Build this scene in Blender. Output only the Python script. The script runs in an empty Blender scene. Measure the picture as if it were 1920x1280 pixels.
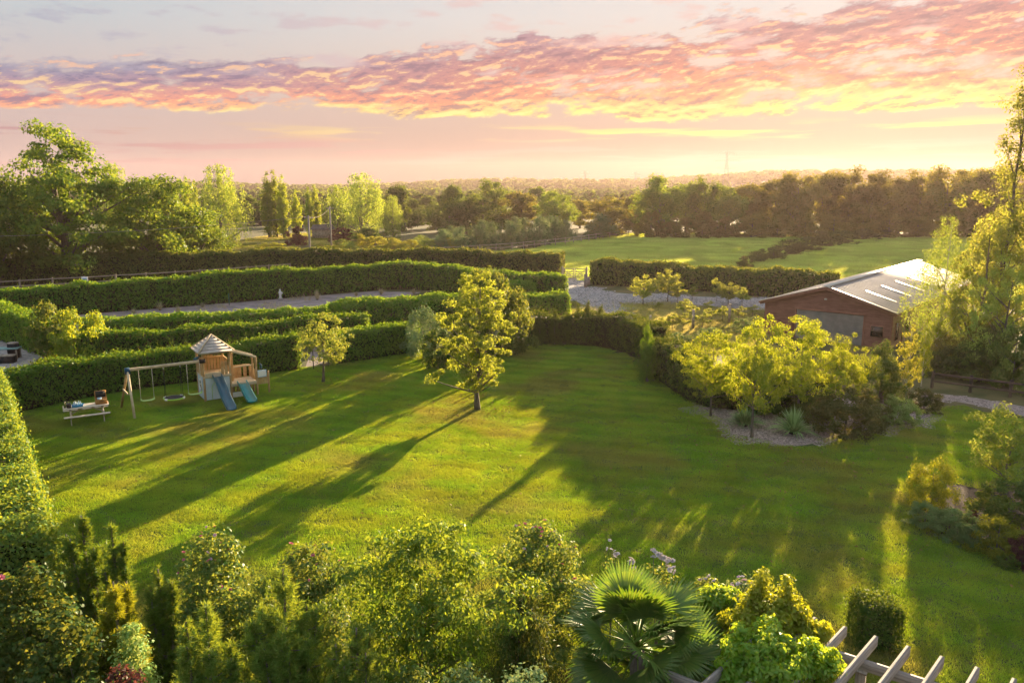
import bpy, math, random
import numpy as np
from mathutils import Vector, Matrix

S = bpy.context.scene
COL = S.collection
R_ = math.radians

# ------------------------------------------------------------------ camera
FPX, CAM_H, PITCH = 1493.3, 10.0, R_(11.16)
cam_d = bpy.data.cameras.new('camera'); cam = bpy.data.objects.new('camera', cam_d); COL.objects.link(cam)
cam_d.sensor_width = 36.0; cam_d.lens = 28.0; cam_d.clip_start = 0.1; cam_d.clip_end = 20000
cam.location = (0, 0, CAM_H); cam.rotation_euler = (math.pi/2 - PITCH, 0, 0)
S.camera = cam

# ------------------------------------------------------------------ render settings, exposure
SUN_AZ, SUN_EL = R_(25.0), R_(8.5)
SKY_GAIN = 4.35
S.view_settings.view_transform = 'Standard'; S.view_settings.look = 'None'
S.view_settings.exposure = 2.25; S.view_settings.gamma = 1.0; S.view_settings.use_curve_mapping = False
S.render.engine = 'CYCLES'
cy = S.cycles
cy.max_bounces = 10; cy.diffuse_bounces = 7; cy.glossy_bounces = 2; cy.transmission_bounces = 7
cy.volume_bounces = 0; cy.transparent_max_bounces = 8
cy.use_denoising = True; cy.denoiser = 'OPENIMAGEDENOISE'
cy.caustics_reflective = False; cy.caustics_refractive = False
cy.sample_clamp_indirect = 4.0
cy.use_adaptive_sampling = True; cy.adaptive_threshold = 0.02


class NT:
    """small helper that writes node trees"""
    def __init__(self, tree):
        self.t = tree; self.n = tree.nodes; self.l = tree.links
    def new(self, kind, **kw):
        n = self.n.new(kind)
        for k, v in kw.items(): setattr(n, k, v)
        return n
    def put(self, sock, v):
        if hasattr(v, 'is_output') or isinstance(v, bpy.types.NodeSocket): self.l.new(v, sock)
        else: sock.default_value = v
    def m(self, op, a, b=None, c=None, clamp=False):
        n = self.new('ShaderNodeMath', operation=op, use_clamp=clamp)
        self.put(n.inputs[0], a)
        if b is not None: self.put(n.inputs[1], b)
        if c is not None: self.put(n.inputs[2], c)
        return n.outputs[0]
    def mix(self, f, a, b, blend='MIX'):
        n = self.new('ShaderNodeMix', data_type='RGBA', blend_type=blend)
        self.put(n.inputs[0], f); self.put(n.inputs[6], a); self.put(n.inputs[7], b)
        return n.outputs[2]
    def smooth(self, v, lo, hi):
        n = self.new('ShaderNodeMapRange', interpolation_type='SMOOTHSTEP')
        self.put(n.inputs[0], v); self.put(n.inputs[1], lo); self.put(n.inputs[2], hi)
        return n.outputs[0]
    def xyz(self, x, y, z):
        n = self.new('ShaderNodeCombineXYZ')
        for i, v in enumerate((x, y, z)): self.put(n.inputs[i], v)
        return n.outputs[0]
    def noise(self, vec, scale, detail=4, rough=.55, dist=0):
        n = self.new('ShaderNodeTexNoise')
        if vec is not None: self.l.new(vec, n.inputs['Vector'])
        n.inputs['Scale'].default_value = scale; n.inputs['Detail'].default_value = detail
        n.inputs['Roughness'].default_value = rough; n.inputs['Distortion'].default_value = dist
        return n.outputs['Fac']
    def ramp(self, f, stops):
        n = self.new('ShaderNodeValToRGB'); cr = n.color_ramp
        while len(cr.elements) < len(stops): cr.elements.new(.5)
        for e, (p, c) in zip(cr.elements, stops): e.position = p; e.color = (*c, 1)
        self.put(n.inputs[0], f)
        return n.outputs[0]


def lin(r, g, b):
    f = lambda c: (c/255/12.92) if c <= 10.3 else ((c/255+.055)/1.055)**2.4
    return (f(r), f(g), f(b))


# ------------------------------------------------------------------ world: sky with sunset clouds
def make_world():
    w = bpy.data.worlds.new('World'); S.world = w; w.use_nodes = True
    w.node_tree.nodes.clear(); k = NT(w.node_tree)
    sky = k.new('ShaderNodeTexSky', sky_type='NISHITA'); sky.sun_disc = False
    sky.sun_elevation = SUN_EL; sky.sun_rotation = SUN_AZ; sky.air_density = 1.0; sky.dust_density = 1.0
    tc = k.new('ShaderNodeTexCoord'); sp = k.new('ShaderNodeSeparateXYZ'); k.l.new(tc.outputs['Generated'], sp.inputs[0])
    X, Y, Z = sp.outputs
    deg = 180/math.pi
    el = k.m('MULTIPLY', k.m('ARCSINE', Z), deg)
    az = k.m('MULTIPLY', k.m('ARCTAN2', X, Y), deg)
    # warmth: how near the azimuth is to the sun's
    ca = k.m('COSINE', k.m('MULTIPLY', k.m('SUBTRACT', az, math.degrees(SUN_AZ)), 1/deg))
    warm = k.smooth(ca, .55, 1.0)
    e01 = k.m('DIVIDE', el, 60.0, clamp=True)
    cool = k.ramp(e01, [(0, lin(180, 160, 160)), (.05, lin(194, 172, 168)), (.11, lin(200, 186, 184)), (.17, lin(190, 197, 202)), (.24, lin(182, 197, 208)), (.45, lin(200, 210, 220)), (1, lin(205, 214, 226))])
    hot = k.ramp(e01, [(0, lin(118, 104, 106)), (.05, lin(172, 150, 142)), (.11, lin(214, 190, 174)), (.18, lin(218, 212, 208)), (.26, lin(212, 217, 221)), (.45, lin(210, 216, 224)), (1, lin(205, 214, 226))])
    base = k.mix(warm, cool, hot)
    # the belt of broken altocumulus
    upper = k.m('ADD', 9.7, k.m('MULTIPLY', k.m('SINE', k.m('MULTIPLY', az, 1/deg)), 4.8))
    lower = 4.35
    warp = k.m('MULTIPLY', k.m('SUBTRACT', k.noise(k.xyz(k.m('DIVIDE', az, 6.0), k.m('DIVIDE', el, 2.2), 3.3), 1.0, 3), .5), 1.0)
    u = k.m('ADD', k.m('DIVIDE', az, 1.9), warp)
    v0 = k.m('ADD', k.m('DIVIDE', k.m('SUBTRACT', el, k.m('MULTIPLY', az, .11)), .60), warp)
    def puff(dv):
        v = k.m('SUBTRACT', v0, dv) if dv else v0
        fine = k.noise(k.xyz(u, v, 0.0), 1.0, 7, .62)
        coarse = k.noise(k.xyz(k.m('MULTIPLY', u, .36), k.m('MULTIPLY', v, .42), 4.7), 1.0, 5, .6)
        return k.m('ADD', k.m('MULTIPLY', fine, .55), k.m('MULTIPLY', coarse, .45))
    n1 = puff(0); n2 = puff(.42)
    big = k.noise(k.xyz(k.m('DIVIDE', az, 9.0), k.m('DIVIDE', el, 2.8), 7.1), 1.0, 3)
    belt = k.m('MULTIPLY', k.smooth(el, k.m('SUBTRACT', lower, .5), k.m('ADD', lower, .55)),
               k.m('SUBTRACT', 1.0, k.smooth(el, k.m('SUBTRACT', upper, 1.4), k.m('ADD', upper, 1.4))))
    cov = k.m('ADD', k.m('ADD', n1, k.m('MULTIPLY', k.m('SUBTRACT', big, .5), .75)), k.m('MULTIPLY', k.m('SUBTRACT', belt, 1.0), .36))
    alpha = k.smooth(cov, .36, .49)
    h = k.m('DIVIDE', k.m('SUBTRACT', el, lower), k.m('SUBTRACT', upper, lower), clamp=True)
    h = k.m('ADD', h, k.m('MULTIPLY', k.m('SUBTRACT', big, .5), .55), clamp=True)
    c_hot = k.ramp(h, [(0, lin(255, 240, 110)), (.14, lin(254, 208, 124)), (.28, lin(236, 148, 112)), (.6, lin(198, 124, 120)), (1, lin(172, 132, 146))])
    c_cool = k.ramp(h, [(0, lin(252, 180, 136)), (.25, lin(238, 152, 130)), (.5, lin(178, 142, 158)), (.8, lin(138, 138, 168)), (1, lin(156, 160, 180))])
    warm2 = k.smooth(az, -34.0, 6.0)
    cc = k.mix(warm2, c_cool, c_hot)
    lit = k.m('ADD', .5, k.m('MULTIPLY', k.m('SUBTRACT', n1, n2), 4.8), clamp=True)
    glow = k.mix(h, (*lin(255, 246, 150), 1), (*lin(255, 190, 150), 1))
    shade = k.mix(warm2, (*lin(98, 100, 142), 1), (*lin(132, 96, 116), 1))
    cc = k.mix(k.m('MULTIPLY', k.smooth(lit, .56, .95), .75), cc, glow)
    cc = k.mix(k.m('MULTIPLY', k.m('SUBTRACT', 1.0, k.smooth(lit, .1, .5)), .75), cc, shade)
    out = k.mix(k.m('MULTIPLY', alpha, .93), base, cc)
    # thin low streaks and a few high wisps
    st = k.noise(k.xyz(k.m('DIVIDE', az, 9.0), k.m('DIVIDE', k.m('SUBTRACT', el, k.m('MULTIPLY', az, .012)), .62), 11.0), 1.0, 5, .55)
    sm = k.m('MULTIPLY', k.smooth(el, .6, 1.8), k.m('SUBTRACT', 1.0, k.smooth(el, 3.2, 4.4)))
    out = k.mix(k.m('MULTIPLY', k.m('MULTIPLY', k.smooth(st, .49, .62), sm), .8), out, k.mix(k.m('MULTIPLY', warm2, k.smooth(el, 2.7, 3.5)), k.mix(warm2, (*lin(176, 128, 140), 1), (*lin(198, 158, 152), 1)), (*lin(255, 236, 120), 1)))
    wi = k.noise(k.xyz(k.m('DIVIDE', az, 4.4), k.m('DIVIDE', el, 1.1), 21.0), 1.0, 5, .55)
    wm = k.m('MULTIPLY', k.smooth(el, 6.0, 8.0), k.m('SUBTRACT', 1.0, k.smooth(el, 13.0, 22.0)))
    out = k.mix(k.m('MULTIPLY', k.m('MULTIPLY', k.smooth(wi, .52, .66), wm), .65), out, k.mix(warm2, (*lin(164, 168, 188), 1), (*lin(226, 190, 184), 1)))
    up = k.new('ShaderNodeVectorMath', operation='SCALE'); k.l.new(out, up.inputs[0]); up.inputs['Scale'].default_value = SKY_GAIN
    final = k.mix(.012, up.outputs[0], sky.outputs[0])
    bg = k.new('ShaderNodeBackground'); k.l.new(final, bg.inputs[0]); bg.inputs[1].default_value = 0.05
    o = k.new('ShaderNodeOutputWorld'); k.l.new(bg.outputs[0], o.inputs[0])
    w.cycles.sampling_method = 'MANUAL'; w.cycles.sample_map_resolution = 512
make_world()

# ------------------------------------------------------------------ sun
sd = bpy.data.lights.new('sun', 'SUN'); sd.energy = 5.0; sd.angle = R_(0.5); sd.color = (1.0, .74, .44)
sun = bpy.data.objects.new('sun', sd); COL.objects.link(sun)
SUNV = Vector((math.sin(SUN_AZ)*math.cos(SUN_EL), math.cos(SUN_AZ)*math.cos(SUN_EL), math.sin(SUN_EL)))
sun.rotation_euler = (-SUNV).to_track_quat('-Z', 'Y').to_euler(); sun.location = SUNV*300

# ------------------------------------------------------------------ surveying: photograph pixels to ground metres
def P(px, py, z=0.0):
    u = (px-960)/FPX; v = (640-py)/FPX
    dx, dy, dz = u, math.cos(PITCH)+v*math.sin(PITCH), -math.sin(PITCH)+v*math.cos(PITCH)
    t = (z-CAM_H)/dz
    return (dx*t, dy*t)
def at_dist(px, py, d):
    """x and height of a sight line where it has gone d metres along y"""
    v = (640-py)/FPX; c = math.cos(PITCH)+v*math.sin(PITCH)
    return (px-960)/FPX*d/c, CAM_H+(-math.sin(PITCH)+v*math.cos(PITCH))*d/c

# ------------------------------------------------------------------ mesh helpers
class G:
    """collects quads and triangles of one mesh"""
    def __init__(self): self.v = []; self.q = []; self.t = []; self.n = 0; self.qm = []; self.tm = []
    def add(self, V, Q=None, T=None, mi=0):
        V = np.asarray(V, dtype=np.float32).reshape(-1, 3)
        if Q is not None and len(Q):
            Q = np.asarray(Q, dtype=np.int32).reshape(-1, 4); self.q.append(Q+self.n); self.qm.append(np.full(len(Q), mi, np.int32))
        if T is not None and len(T):
            T = np.asarray(T, dtype=np.int32).reshape(-1, 3); self.t.append(T+self.n); self.tm.append(np.full(len(T), mi, np.int32))
        self.v.append(V); self.n += len(V)
        return self
    def mesh(self, name, mats, smooth=False):
        V = np.concatenate(self.v) if self.v else np.zeros((0, 3), np.float32)
        Q = np.concatenate(self.q) if self.q else np.zeros((0, 4), np.int32)
        T = np.concatenate(self.t) if self.t else np.zeros((0, 3), np.int32)
        me = bpy.data.meshes.new(name)
        me.vertices.add(len(V)); me.vertices.foreach_set('co', V.ravel())
        nl = Q.size+T.size; me.loops.add(nl); me.loops.foreach_set('vertex_index', np.concatenate([Q.ravel(), T.ravel()]))
        me.polygons.add(len(Q)+len(T))
        st = np.concatenate([np.arange(len(Q))*4, Q.size+np.arange(len(T))*3]).astype(np.int32)
        me.polygons.foreach_set('loop_start', st)
        for m in (mats if isinstance(mats, (list, tuple)) else [mats]): me.materials.append(m)
        mi = np.concatenate([*(self.qm or [np.zeros(0, np.int32)]), *(self.tm or [np.zeros(0, np.int32)])])
        me.polygons.foreach_set('material_index', mi)
        me.update(calc_edges=True)
        if smooth: me.polygons.foreach_set('use_smooth', np.ones(len(Q)+len(T), bool))
        return me
    # ---- primitives
    def box(self, c, s, rz=0.0, mi=0, M=None):
        x, y, z = s[0]/2, s[1]/2, s[2]/2
        V = np.array([(-x,-y,-z),(x,-y,-z),(x,y,-z),(-x,y,-z),(-x,-y,z),(x,-y,z),(x,y,z),(-x,y,z)], float)
        if rz:
            cr, sr = math.cos(rz), math.sin(rz); V[:, :2] = np.stack([V[:,0]*cr-V[:,1]*sr, V[:,0]*sr+V[:,1]*cr], 1)
        V = V+np.array(c)
        return self.add(V, [(0,3,2,1),(4,5,6,7),(0,1,5,4),(1,2,6,5),(2,3,7,6),(3,0,4,7)], mi=mi)
    def bar(self, p, q, w, h, up=(0,0,1), mi=0):
        p, q = np.array(p, float), np.array(q, float); a = q-p; a /= np.linalg.norm(a)
        up = np.array(up, float); s = np.cross(a, up); s /= np.linalg.norm(s)+1e-9; n = np.cross(s, a)
        V = [e+s*sx*w/2+n*sz*h/2 for e in (p, q) for sx, sz in ((-1,-1),(1,-1),(1,1),(-1,1))]
        return self.add(V, [(0,1,2,3),(7,6,5,4),(0,4,5,1),(1,5,6,2),(2,6,7,3),(3,7,4,0)], mi=mi)
    def tube(self, path, rad, k=7, mi=0, cap=True):
        Pp = np.asarray(path, float); n = len(Pp); rad = np.broadcast_to(np.asarray(rad, float), (n,))
        T = np.gradient(Pp, axis=0); T /= np.linalg.norm(T, axis=1, keepdims=True)+1e-9
        ref = np.where(np.abs(T[:, 2:3]) > .9, np.array([[1., 0, 0]]), np.array([[0, 0, 1.]]))
        A = np.cross(T, ref); A /= np.linalg.norm(A, axis=1, keepdims=True)+1e-9; B = np.cross(T, A)
        th = np.arange(k)*2*math.pi/k
        V = (Pp[:, None]+rad[:, None, None]*(np.cos(th)[None, :, None]*A[:, None]+np.sin(th)[None, :, None]*B[:, None])).reshape(-1, 3)
        i = np.arange(n-1)[:, None]*k; j = np.arange(k)[None]; j2 = (j+1) % k
        Q = np.stack([i+j, i+j2, i+k+j2, i+k+j], -1).reshape(-1, 4)
        T_ = []
        if cap:
            V = np.concatenate([V, Pp[:1], Pp[-1:]]); a, b = n*k, n*k+1
            T_ = [(a, (j_+1) % k, j_) for j_ in range(k)]+[(b, (n-1)*k+j_, (n-1)*k+(j_+1) % k) for j_ in range(k)]
        return self.add(V, Q, T_, mi=mi)
    def lathe(self, prof, k=14, c=(0, 0, 0), mi=0):
        pts = [(c[0], c[1], c[2]+z) for r, z in prof]
        pr = np.array(prof, float); th = np.arange(k)*2*math.pi/k
        V = np.stack([pr[:, 0:1]*np.cos(th)+c[0], pr[:, 0:1]*np.sin(th)+c[1], np.repeat(pr[:, 1:2], k, 1)+c[2]], -1).reshape(-1, 3)
        n = len(pr); i = np.arange(n-1)[:, None]*k; j = np.arange(k)[None]; j2 = (j+1) % k
        return self.add(V, np.stack([i+j, i+j2, i+k+j2, i+k+j], -1).reshape(-1, 4), mi=mi)
    def leaves(self, C, size, nrm, axis=None, aspect=.55, fold=.12, rng=None, mi=0, stretch=1.0):
        """folded diamond leaves centred on C, facing nrm, long axis along axis"""
        C = np.asarray(C, float); N = len(C)
        if not N: return self
        nrm = nrm/(np.linalg.norm(nrm, axis=1, keepdims=True)+1e-9)
        if axis is None: axis = rng.normal(size=(N, 3))
        b = np.cross(nrm, axis); b /= np.linalg.norm(b, axis=1, keepdims=True)+1e-9
        a = np.cross(b, nrm); L = (np.broadcast_to(np.asarray(size, float), (N,)))[:, None]
        V = np.stack([C-a*L*.5*stretch, C+b*L*aspect*.5+nrm*L*fold-a*L*.06, C+a*L*.5*stretch, C-b*L*aspect*.5+nrm*L*fold-a*L*.06], 1).reshape(-1, 3)
        return self.add(V, np.arange(4*N).reshape(-1, 4), mi=mi)
    def blades(self, B, tip, width, side, mi=0):
        """triangular blades from base B to tip"""
        N = len(B); w = np.broadcast_to(np.asarray(width, float), (N,))[:, None]
        V = np.stack([B-side*w/2, B+side*w/2, tip], 1).reshape(-1, 3)
        return self.add(V, None, np.arange(3*N).reshape(-1, 3), mi=mi)

def obj(name, data, mat=None, parent=None, loc=None, smooth=False, rz=None):
    me = data.mesh(name, mat, smooth) if isinstance(data, G) else data
    o = bpy.data.objects.new(name, me); COL.objects.link(o)
    if parent is not None: o.parent = parent
    if loc is not None: o.location = loc
    if rz is not None: o.rotation_euler = (0, 0, rz)
    return o
def tag(o, label=None, cat=None, group=None, kind=None):
    if label: o['label'] = label
    if cat: o['category'] = cat
    if group: o['group'] = group
    if kind: o['kind'] = kind
    return o
def thing(name, label, cat, loc=(0, 0, 0), rz=0.0, group=None):
    o = bpy.data.objects.new(name, None); COL.objects.link(o); o.empty_display_size = .3
    o.location = loc; o.rotation_euler = (0, 0, rz)
    return tag(o, label, cat, group)
def copy_tree(root, label, loc, rz, scale=(1, 1, 1), group=None):
    def cp(o, par):
        c = o.copy(); COL.objects.link(c); c.parent = par
        for ch in o.children: cp(ch, c)
        return c
    kids = list(root.children)
    r = root.copy(); COL.objects.link(r)
    for ch in kids: cp(ch, r)
    r.location = loc; r.rotation_euler = (0, 0, rz); r.scale = scale
    r['label'] = label
    if group: r['group'] = group
    return r
def structure(name, g, mat, **kw): return tag(obj(name, g, mat, **kw), kind='structure')

# ------------------------------------------------------------------ materials
def new_mat(name):
    m = bpy.data.materials.new(name); m.use_nodes = True; m.node_tree.nodes.clear()
    k = NT(m.node_tree); o = k.new('ShaderNodeOutputMaterial')
    return m, k, o
def leaf_mat(name, c1, c2, t1, t2=None, trans=.5, gloss=.015, world_noise=None, patch=None, stripes=None, raw=False):
    """leaf: two tones picked leaf by leaf, light passing through the blade"""
    m, k, o = new_mat(name); t2 = t2 or t1
    if not raw: c1, c2 = (tuple(v*q for v, q in zip(c, (1.45, 2.25, 1.9))) for c in (c1, c2)); t1, t2 = (tuple(min(.62, v*1.3) for v in c) for c in (t1, t2))
    geo = k.new('ShaderNodeNewGeometry'); oi = k.new('ShaderNodeObjectInfo')
    f = geo.outputs['Random Per Island']
    if world_noise:
        n = k.noise(geo.outputs['Position'], world_noise, 4, .6)
        f = k.m('ADD', k.m('MULTIPLY', f, .45), k.m('MULTIPLY', k.smooth(n, .36, .64), .6), clamp=True)
    col = k.mix(f, (*c1, 1), (*c2, 1)); tr = k.mix(f, (*t1, 1), (*t2, 1))
    if patch:
        pn = k.noise(geo.outputs['Position'], patch[0], 3, .5)
        pf = k.m('MULTIPLY', k.smooth(pn, patch[1], patch[2]), patch[5])
        col = k.mix(pf, col, (*patch[3], 1)); tr = k.mix(pf, tr, (*patch[4], 1))
    br = k.m('ADD', .8, k.m('MULTIPLY', oi.outputs['Random'], .4))
    if stripes:
        # alternate mower passes lean the blades this way and that
        sp = k.new('ShaderNodeSeparateXYZ'); k.l.new(geo.outputs['Position'], sp.inputs[0])
        wob = k.m('MULTIPLY', k.noise(geo.outputs['Position'], .12, 2), 1.6)
        ph = k.m('ADD', k.m('ADD', k.m('MULTIPLY', sp.outputs[0], stripes[0]), k.m('MULTIPLY', sp.outputs[1], stripes[1])), wob)
        br = k.m('MULTIPLY', br, k.m('ADD', 1.0, k.m('MULTIPLY', k.m('SINE', ph), stripes[2])))
    def sc(c):
        v = k.new('ShaderNodeVectorMath', operation='SCALE'); k.l.new(c, v.inputs[0]); k.put(v.inputs['Scale'], br); return v.outputs[0]
    d = k.new('ShaderNodeBsdfDiffuse'); k.l.new(sc(col), d.inputs[0])
    t = k.new('ShaderNodeBsdfTranslucent'); k.l.new(sc(tr), t.inputs[0])
    mx = k.new('ShaderNodeMixShader'); mx.inputs[0].default_value = trans
    k.l.new(d.outputs[0], mx.inputs[1]); k.l.new(t.outputs[0], mx.inputs[2]); out = mx.outputs[0]
    if gloss:
        gl = k.new('ShaderNodeBsdfGlossy'); gl.inputs['Roughness'].default_value = .42
        g2 = k.new('ShaderNodeMixShader'); g2.inputs[0].default_value = gloss
        k.l.new(out, g2.inputs[1]); k.l.new(gl.outputs[0], g2.inputs[2]); out = g2.outputs[0]
    k.l.new(out, o.inputs[0]); return m
def solid(name, c1, c2=None, scale=8.0, rough=.7, bump=0.0, bscale=None, stretch=None, metal=0.0, spec=.3, detail=4, lo=.35, hi=.65, coord='Object'):
    m, k, o = new_mat(name); c2 = c2 or c1
    tc = k.new('ShaderNodeTexCoord'); vec = tc.outputs['Object']
    if coord == 'World': vec = k.new('ShaderNodeNewGeometry').outputs['Position']
    if stretch:
        mp = k.new('ShaderNodeMapping'); k.l.new(vec, mp.inputs[0]); mp.inputs['Scale'].default_value = stretch; vec = mp.outputs[0]
    n = k.noise(vec, scale, detail, .6)
    col = k.mix(k.smooth(n, lo, hi), (*c1, 1), (*c2, 1))
    b = k.new('ShaderNodeBsdfPrincipled'); k.l.new(col, b.inputs['Base Color'])
    b.inputs['Roughness'].default_value = rough; b.inputs['Metallic'].default_value = metal; b.inputs['Specular IOR Level'].default_value = spec
    if bump:
        bn = k.noise(vec, bscale or scale*3, 5, .6); bp = k.new('ShaderNodeBump'); bp.inputs['Strength'].default_value = bump; bp.inputs['Distance'].default_value = .05
        k.l.new(bn, bp.inputs['Height']); k.l.new(bp.outputs[0], b.inputs['Normal'])
    k.l.new(b.outputs[0], o.inputs[0]); return m

M = {}
M['oak'] = leaf_mat('oak_leaf', (.05,.085,.014), (.085,.115,.02), (.13,.19,.012), (.27,.29,.018))
M['dark'] = leaf_mat('dark_leaf', (.035,.06,.014), (.065,.09,.022), (.09,.13,.012), (.19,.20,.016))
M['row'] = leaf_mat('row_leaf', (.055,.06,.014), (.09,.082,.02), (.20,.20,.02), (.34,.25,.03))
M['willow'] = leaf_mat('willow_leaf', (.10,.135,.035), (.15,.175,.05), (.28,.33,.03), (.38,.38,.04))
M['greywillow'] = leaf_mat('grey_willow_leaf', (.085,.11,.06), (.12,.14,.075), (.12,.15,.05), (.17,.19,.06), trans=.4)
M['poplar'] = leaf_mat('poplar_leaf', (.10,.14,.02), (.15,.17,.03), (.34,.38,.02), (.46,.42,.025))
M['gold'] = leaf_mat('gold_leaf', (.11,.12,.02), (.17,.16,.03), (.36,.34,.02), (.46,.36,.03))
M['cherry'] = leaf_mat('cherry_leaf', (.065,.105,.014), (.12,.145,.02), (.26,.31,.012), (.44,.40,.018))
M['maple'] = leaf_mat('maple_leaf', (.07,.09,.02), (.13,.12,.03), (.30,.34,.025), (.44,.42,.035), trans=.5)
M['apple'] = leaf_mat('apple_leaf', (.07,.105,.025), (.12,.135,.03), (.24,.28,.03), (.38,.35,.04))
M['orchard'] = leaf_mat('orchard_leaf', (.075,.10,.025), (.11,.12,.03), (.30,.32,.03), (.44,.38,.05))
M['hedge'] = leaf_mat('clipped_hedge_leaf', (.038,.088,.012), (.068,.125,.018), (.16,.26,.012), (.28,.32,.015), trans=.42)
M['fieldhedge'] = leaf_mat('field_hedge_leaf', (.040,.068,.014), (.075,.092,.022), (.15,.18,.018), (.28,.25,.025), trans=.42)
M['box'] = leaf_mat('box_leaf', (.028,.05,.010), (.05,.07,.014), (.11,.16,.01), (.2,.22,.012), trans=.4)
M['beech'] = leaf_mat('beech_leaf', (.05,.085,.02), (.11,.12,.03), (.18,.24,.015), (.31,.31,.02), trans=.45, gloss=.015)
M['conifer'] = leaf_mat('conifer_spray', (.03,.055,.012), (.06,.08,.016), (.09,.12,.01), (.20,.19,.015), trans=.35)
M['pine'] = leaf_mat('pine_needle', (.06,.085,.02), (.10,.12,.03), (.19,.24,.015), (.32,.32,.02), trans=.4)
M['shrub'] = leaf_mat('shrub_leaf', (.035,.06,.015), (.07,.09,.022), (.13,.16,.015), (.24,.22,.025))
M['rose'] = leaf_mat('rose_leaf', (.035,.07,.02), (.075,.10,.03), (.13,.18,.02), (.30,.28,.03), gloss=.02)
M['brownshrub'] = leaf_mat('brown_shrub_leaf', (.05,.058,.018), (.08,.08,.025), (.10,.09,.015), (.17,.13,.02))
M['maroon'] = leaf_mat('maroon_leaf', (.05,.018,.02), (.075,.03,.028), (.12,.03,.03), (.18,.06,.03))
M['varieg'] = leaf_mat('variegated_leaf', (.08,.12,.03), (.24,.27,.10), (.22,.26,.05), (.32,.32,.09))
M['goldcon'] = leaf_mat('golden_conifer_leaf', (.08,.085,.012), (.15,.13,.015), (.22,.22,.01), (.42,.38,.015))
M['lavender'] = leaf_mat('lavender_leaf', (.09,.12,.05), (.13,.15,.07), (.14,.17,.04), (.2,.21,.05))
M['climber'] = leaf_mat('climber_leaf', (.17,.17,.014), (.26,.20,.02), (.46,.44,.012), (.60,.46,.02), gloss=.03)
M['palm'] = leaf_mat('palm_frond_leaf', (.05,.072,.012), (.08,.092,.016), (.11,.20,.012), (.20,.26,.015), trans=.4, gloss=.05)
M['strap'] = leaf_mat('strap_leaf', (.12,.15,.06), (.30,.31,.17), (.16,.19,.04), (.26,.26,.09), trans=.3)
M['drytuft'] = leaf_mat('dry_grass_blade', (.26,.17,.12), (.36,.25,.17), (.34,.2,.12), trans=.4)
M['lawn'] = leaf_mat('lawn_blade', (.088,.162,.028), (.150,.186,.040), (.22,.36,.012), (.42,.40,.016), trans=.5, gloss=0, world_noise=.5, stripes=(1.4, 4.6, .07),
                     patch=(.2, .47, .66, (.30,.23,.10), (.42,.32,.08), .55))
M['field'] = leaf_mat('field_blade', (.24,.26,.075), (.32,.29,.10), (.40,.45,.06), (.48,.46,.08), trans=.5, gloss=0, world_noise=.08)
M['dry'] = leaf_mat('dry_lawn_blade', (.16,.14,.05), (.27,.21,.09), (.34,.28,.06), (.52,.38,.12), trans=.5, gloss=0, world_noise=.25,
                    patch=(.12, .46, .6, (.08,.12,.02), (.24,.28,.02), .8))
M['bark'] = solid('bark', (.10,.085,.065), (.20,.18,.15), 9, .9, .6, 30, stretch=(1, 1, .25))
M['birchbark'] = solid('birch_bark', (.12,.10,.08), (.62,.58,.52), 6, .8, .3, 20, stretch=(.5, .5, 2.5), lo=.3, hi=.45)
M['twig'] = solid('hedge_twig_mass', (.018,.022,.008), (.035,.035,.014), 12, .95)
M['ground'] = solid('rough_grass_ground', (.06,.075,.022), (.13,.115,.045), .35, .95, .4, 6, coord='World')
M['lawnsoil'] = solid('lawn_ground', (.05,.09,.018), (.10,.10,.03), .9, .95, .3, 25, coord='World')
M['drysoil'] = solid('dry_grass_ground', (.16,.14,.06), (.25,.19,.09), .6, .95, .3, 15, coord='World')
M['soil'] = solid('bed_soil', (.035,.026,.018), (.07,.05,.035), 2.0, .95, .8, 25, coord='World')
M['gravel'] = solid('grey_gravel', (.27,.26,.265), (.42,.40,.39), 1.3, .95, .9, 38, detail=8, coord='World')
M['arena'] = solid('arena_grit', (.20,.175,.18), (.33,.28,.285), .8, .95, .8, 22, detail=8, coord='World')
M['pathgrit'] = solid('path_grit', (.24,.20,.19), (.36,.30,.28), 3.0, .95, .9, 45, detail=8, coord='World')
M['yard'] = solid('yard_gravel', (.26,.25,.25), (.44,.42,.41), 4.0, .95, .9, 30, detail=8, coord='World')
M['hill'] = solid('far_hill', (.022,.032,.016), (.04,.05,.022), .006, .95, coord='World')
M['oldwood'] = solid('weathered_timber', (.22,.20,.17), (.40,.36,.31), 5, .85, .4, 25, stretch=(6, 6, 6))
M['greywood'] = solid('grey_timber', (.27,.255,.245), (.45,.43,.41), 4, .85, .5, 22)
M['fencewood'] = solid('fence_timber', (.22,.19,.15), (.36,.32,.26), 5, .9, .3)
M['palewood'] = solid('pale_fence_timber', (.26,.24,.21), (.38,.35,.31), 5, .85)
M['polewood'] = solid('pole_timber', (.22,.19,.17), (.38,.34,.31), 3, .9, .3, stretch=(4, 4, .4))

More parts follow.
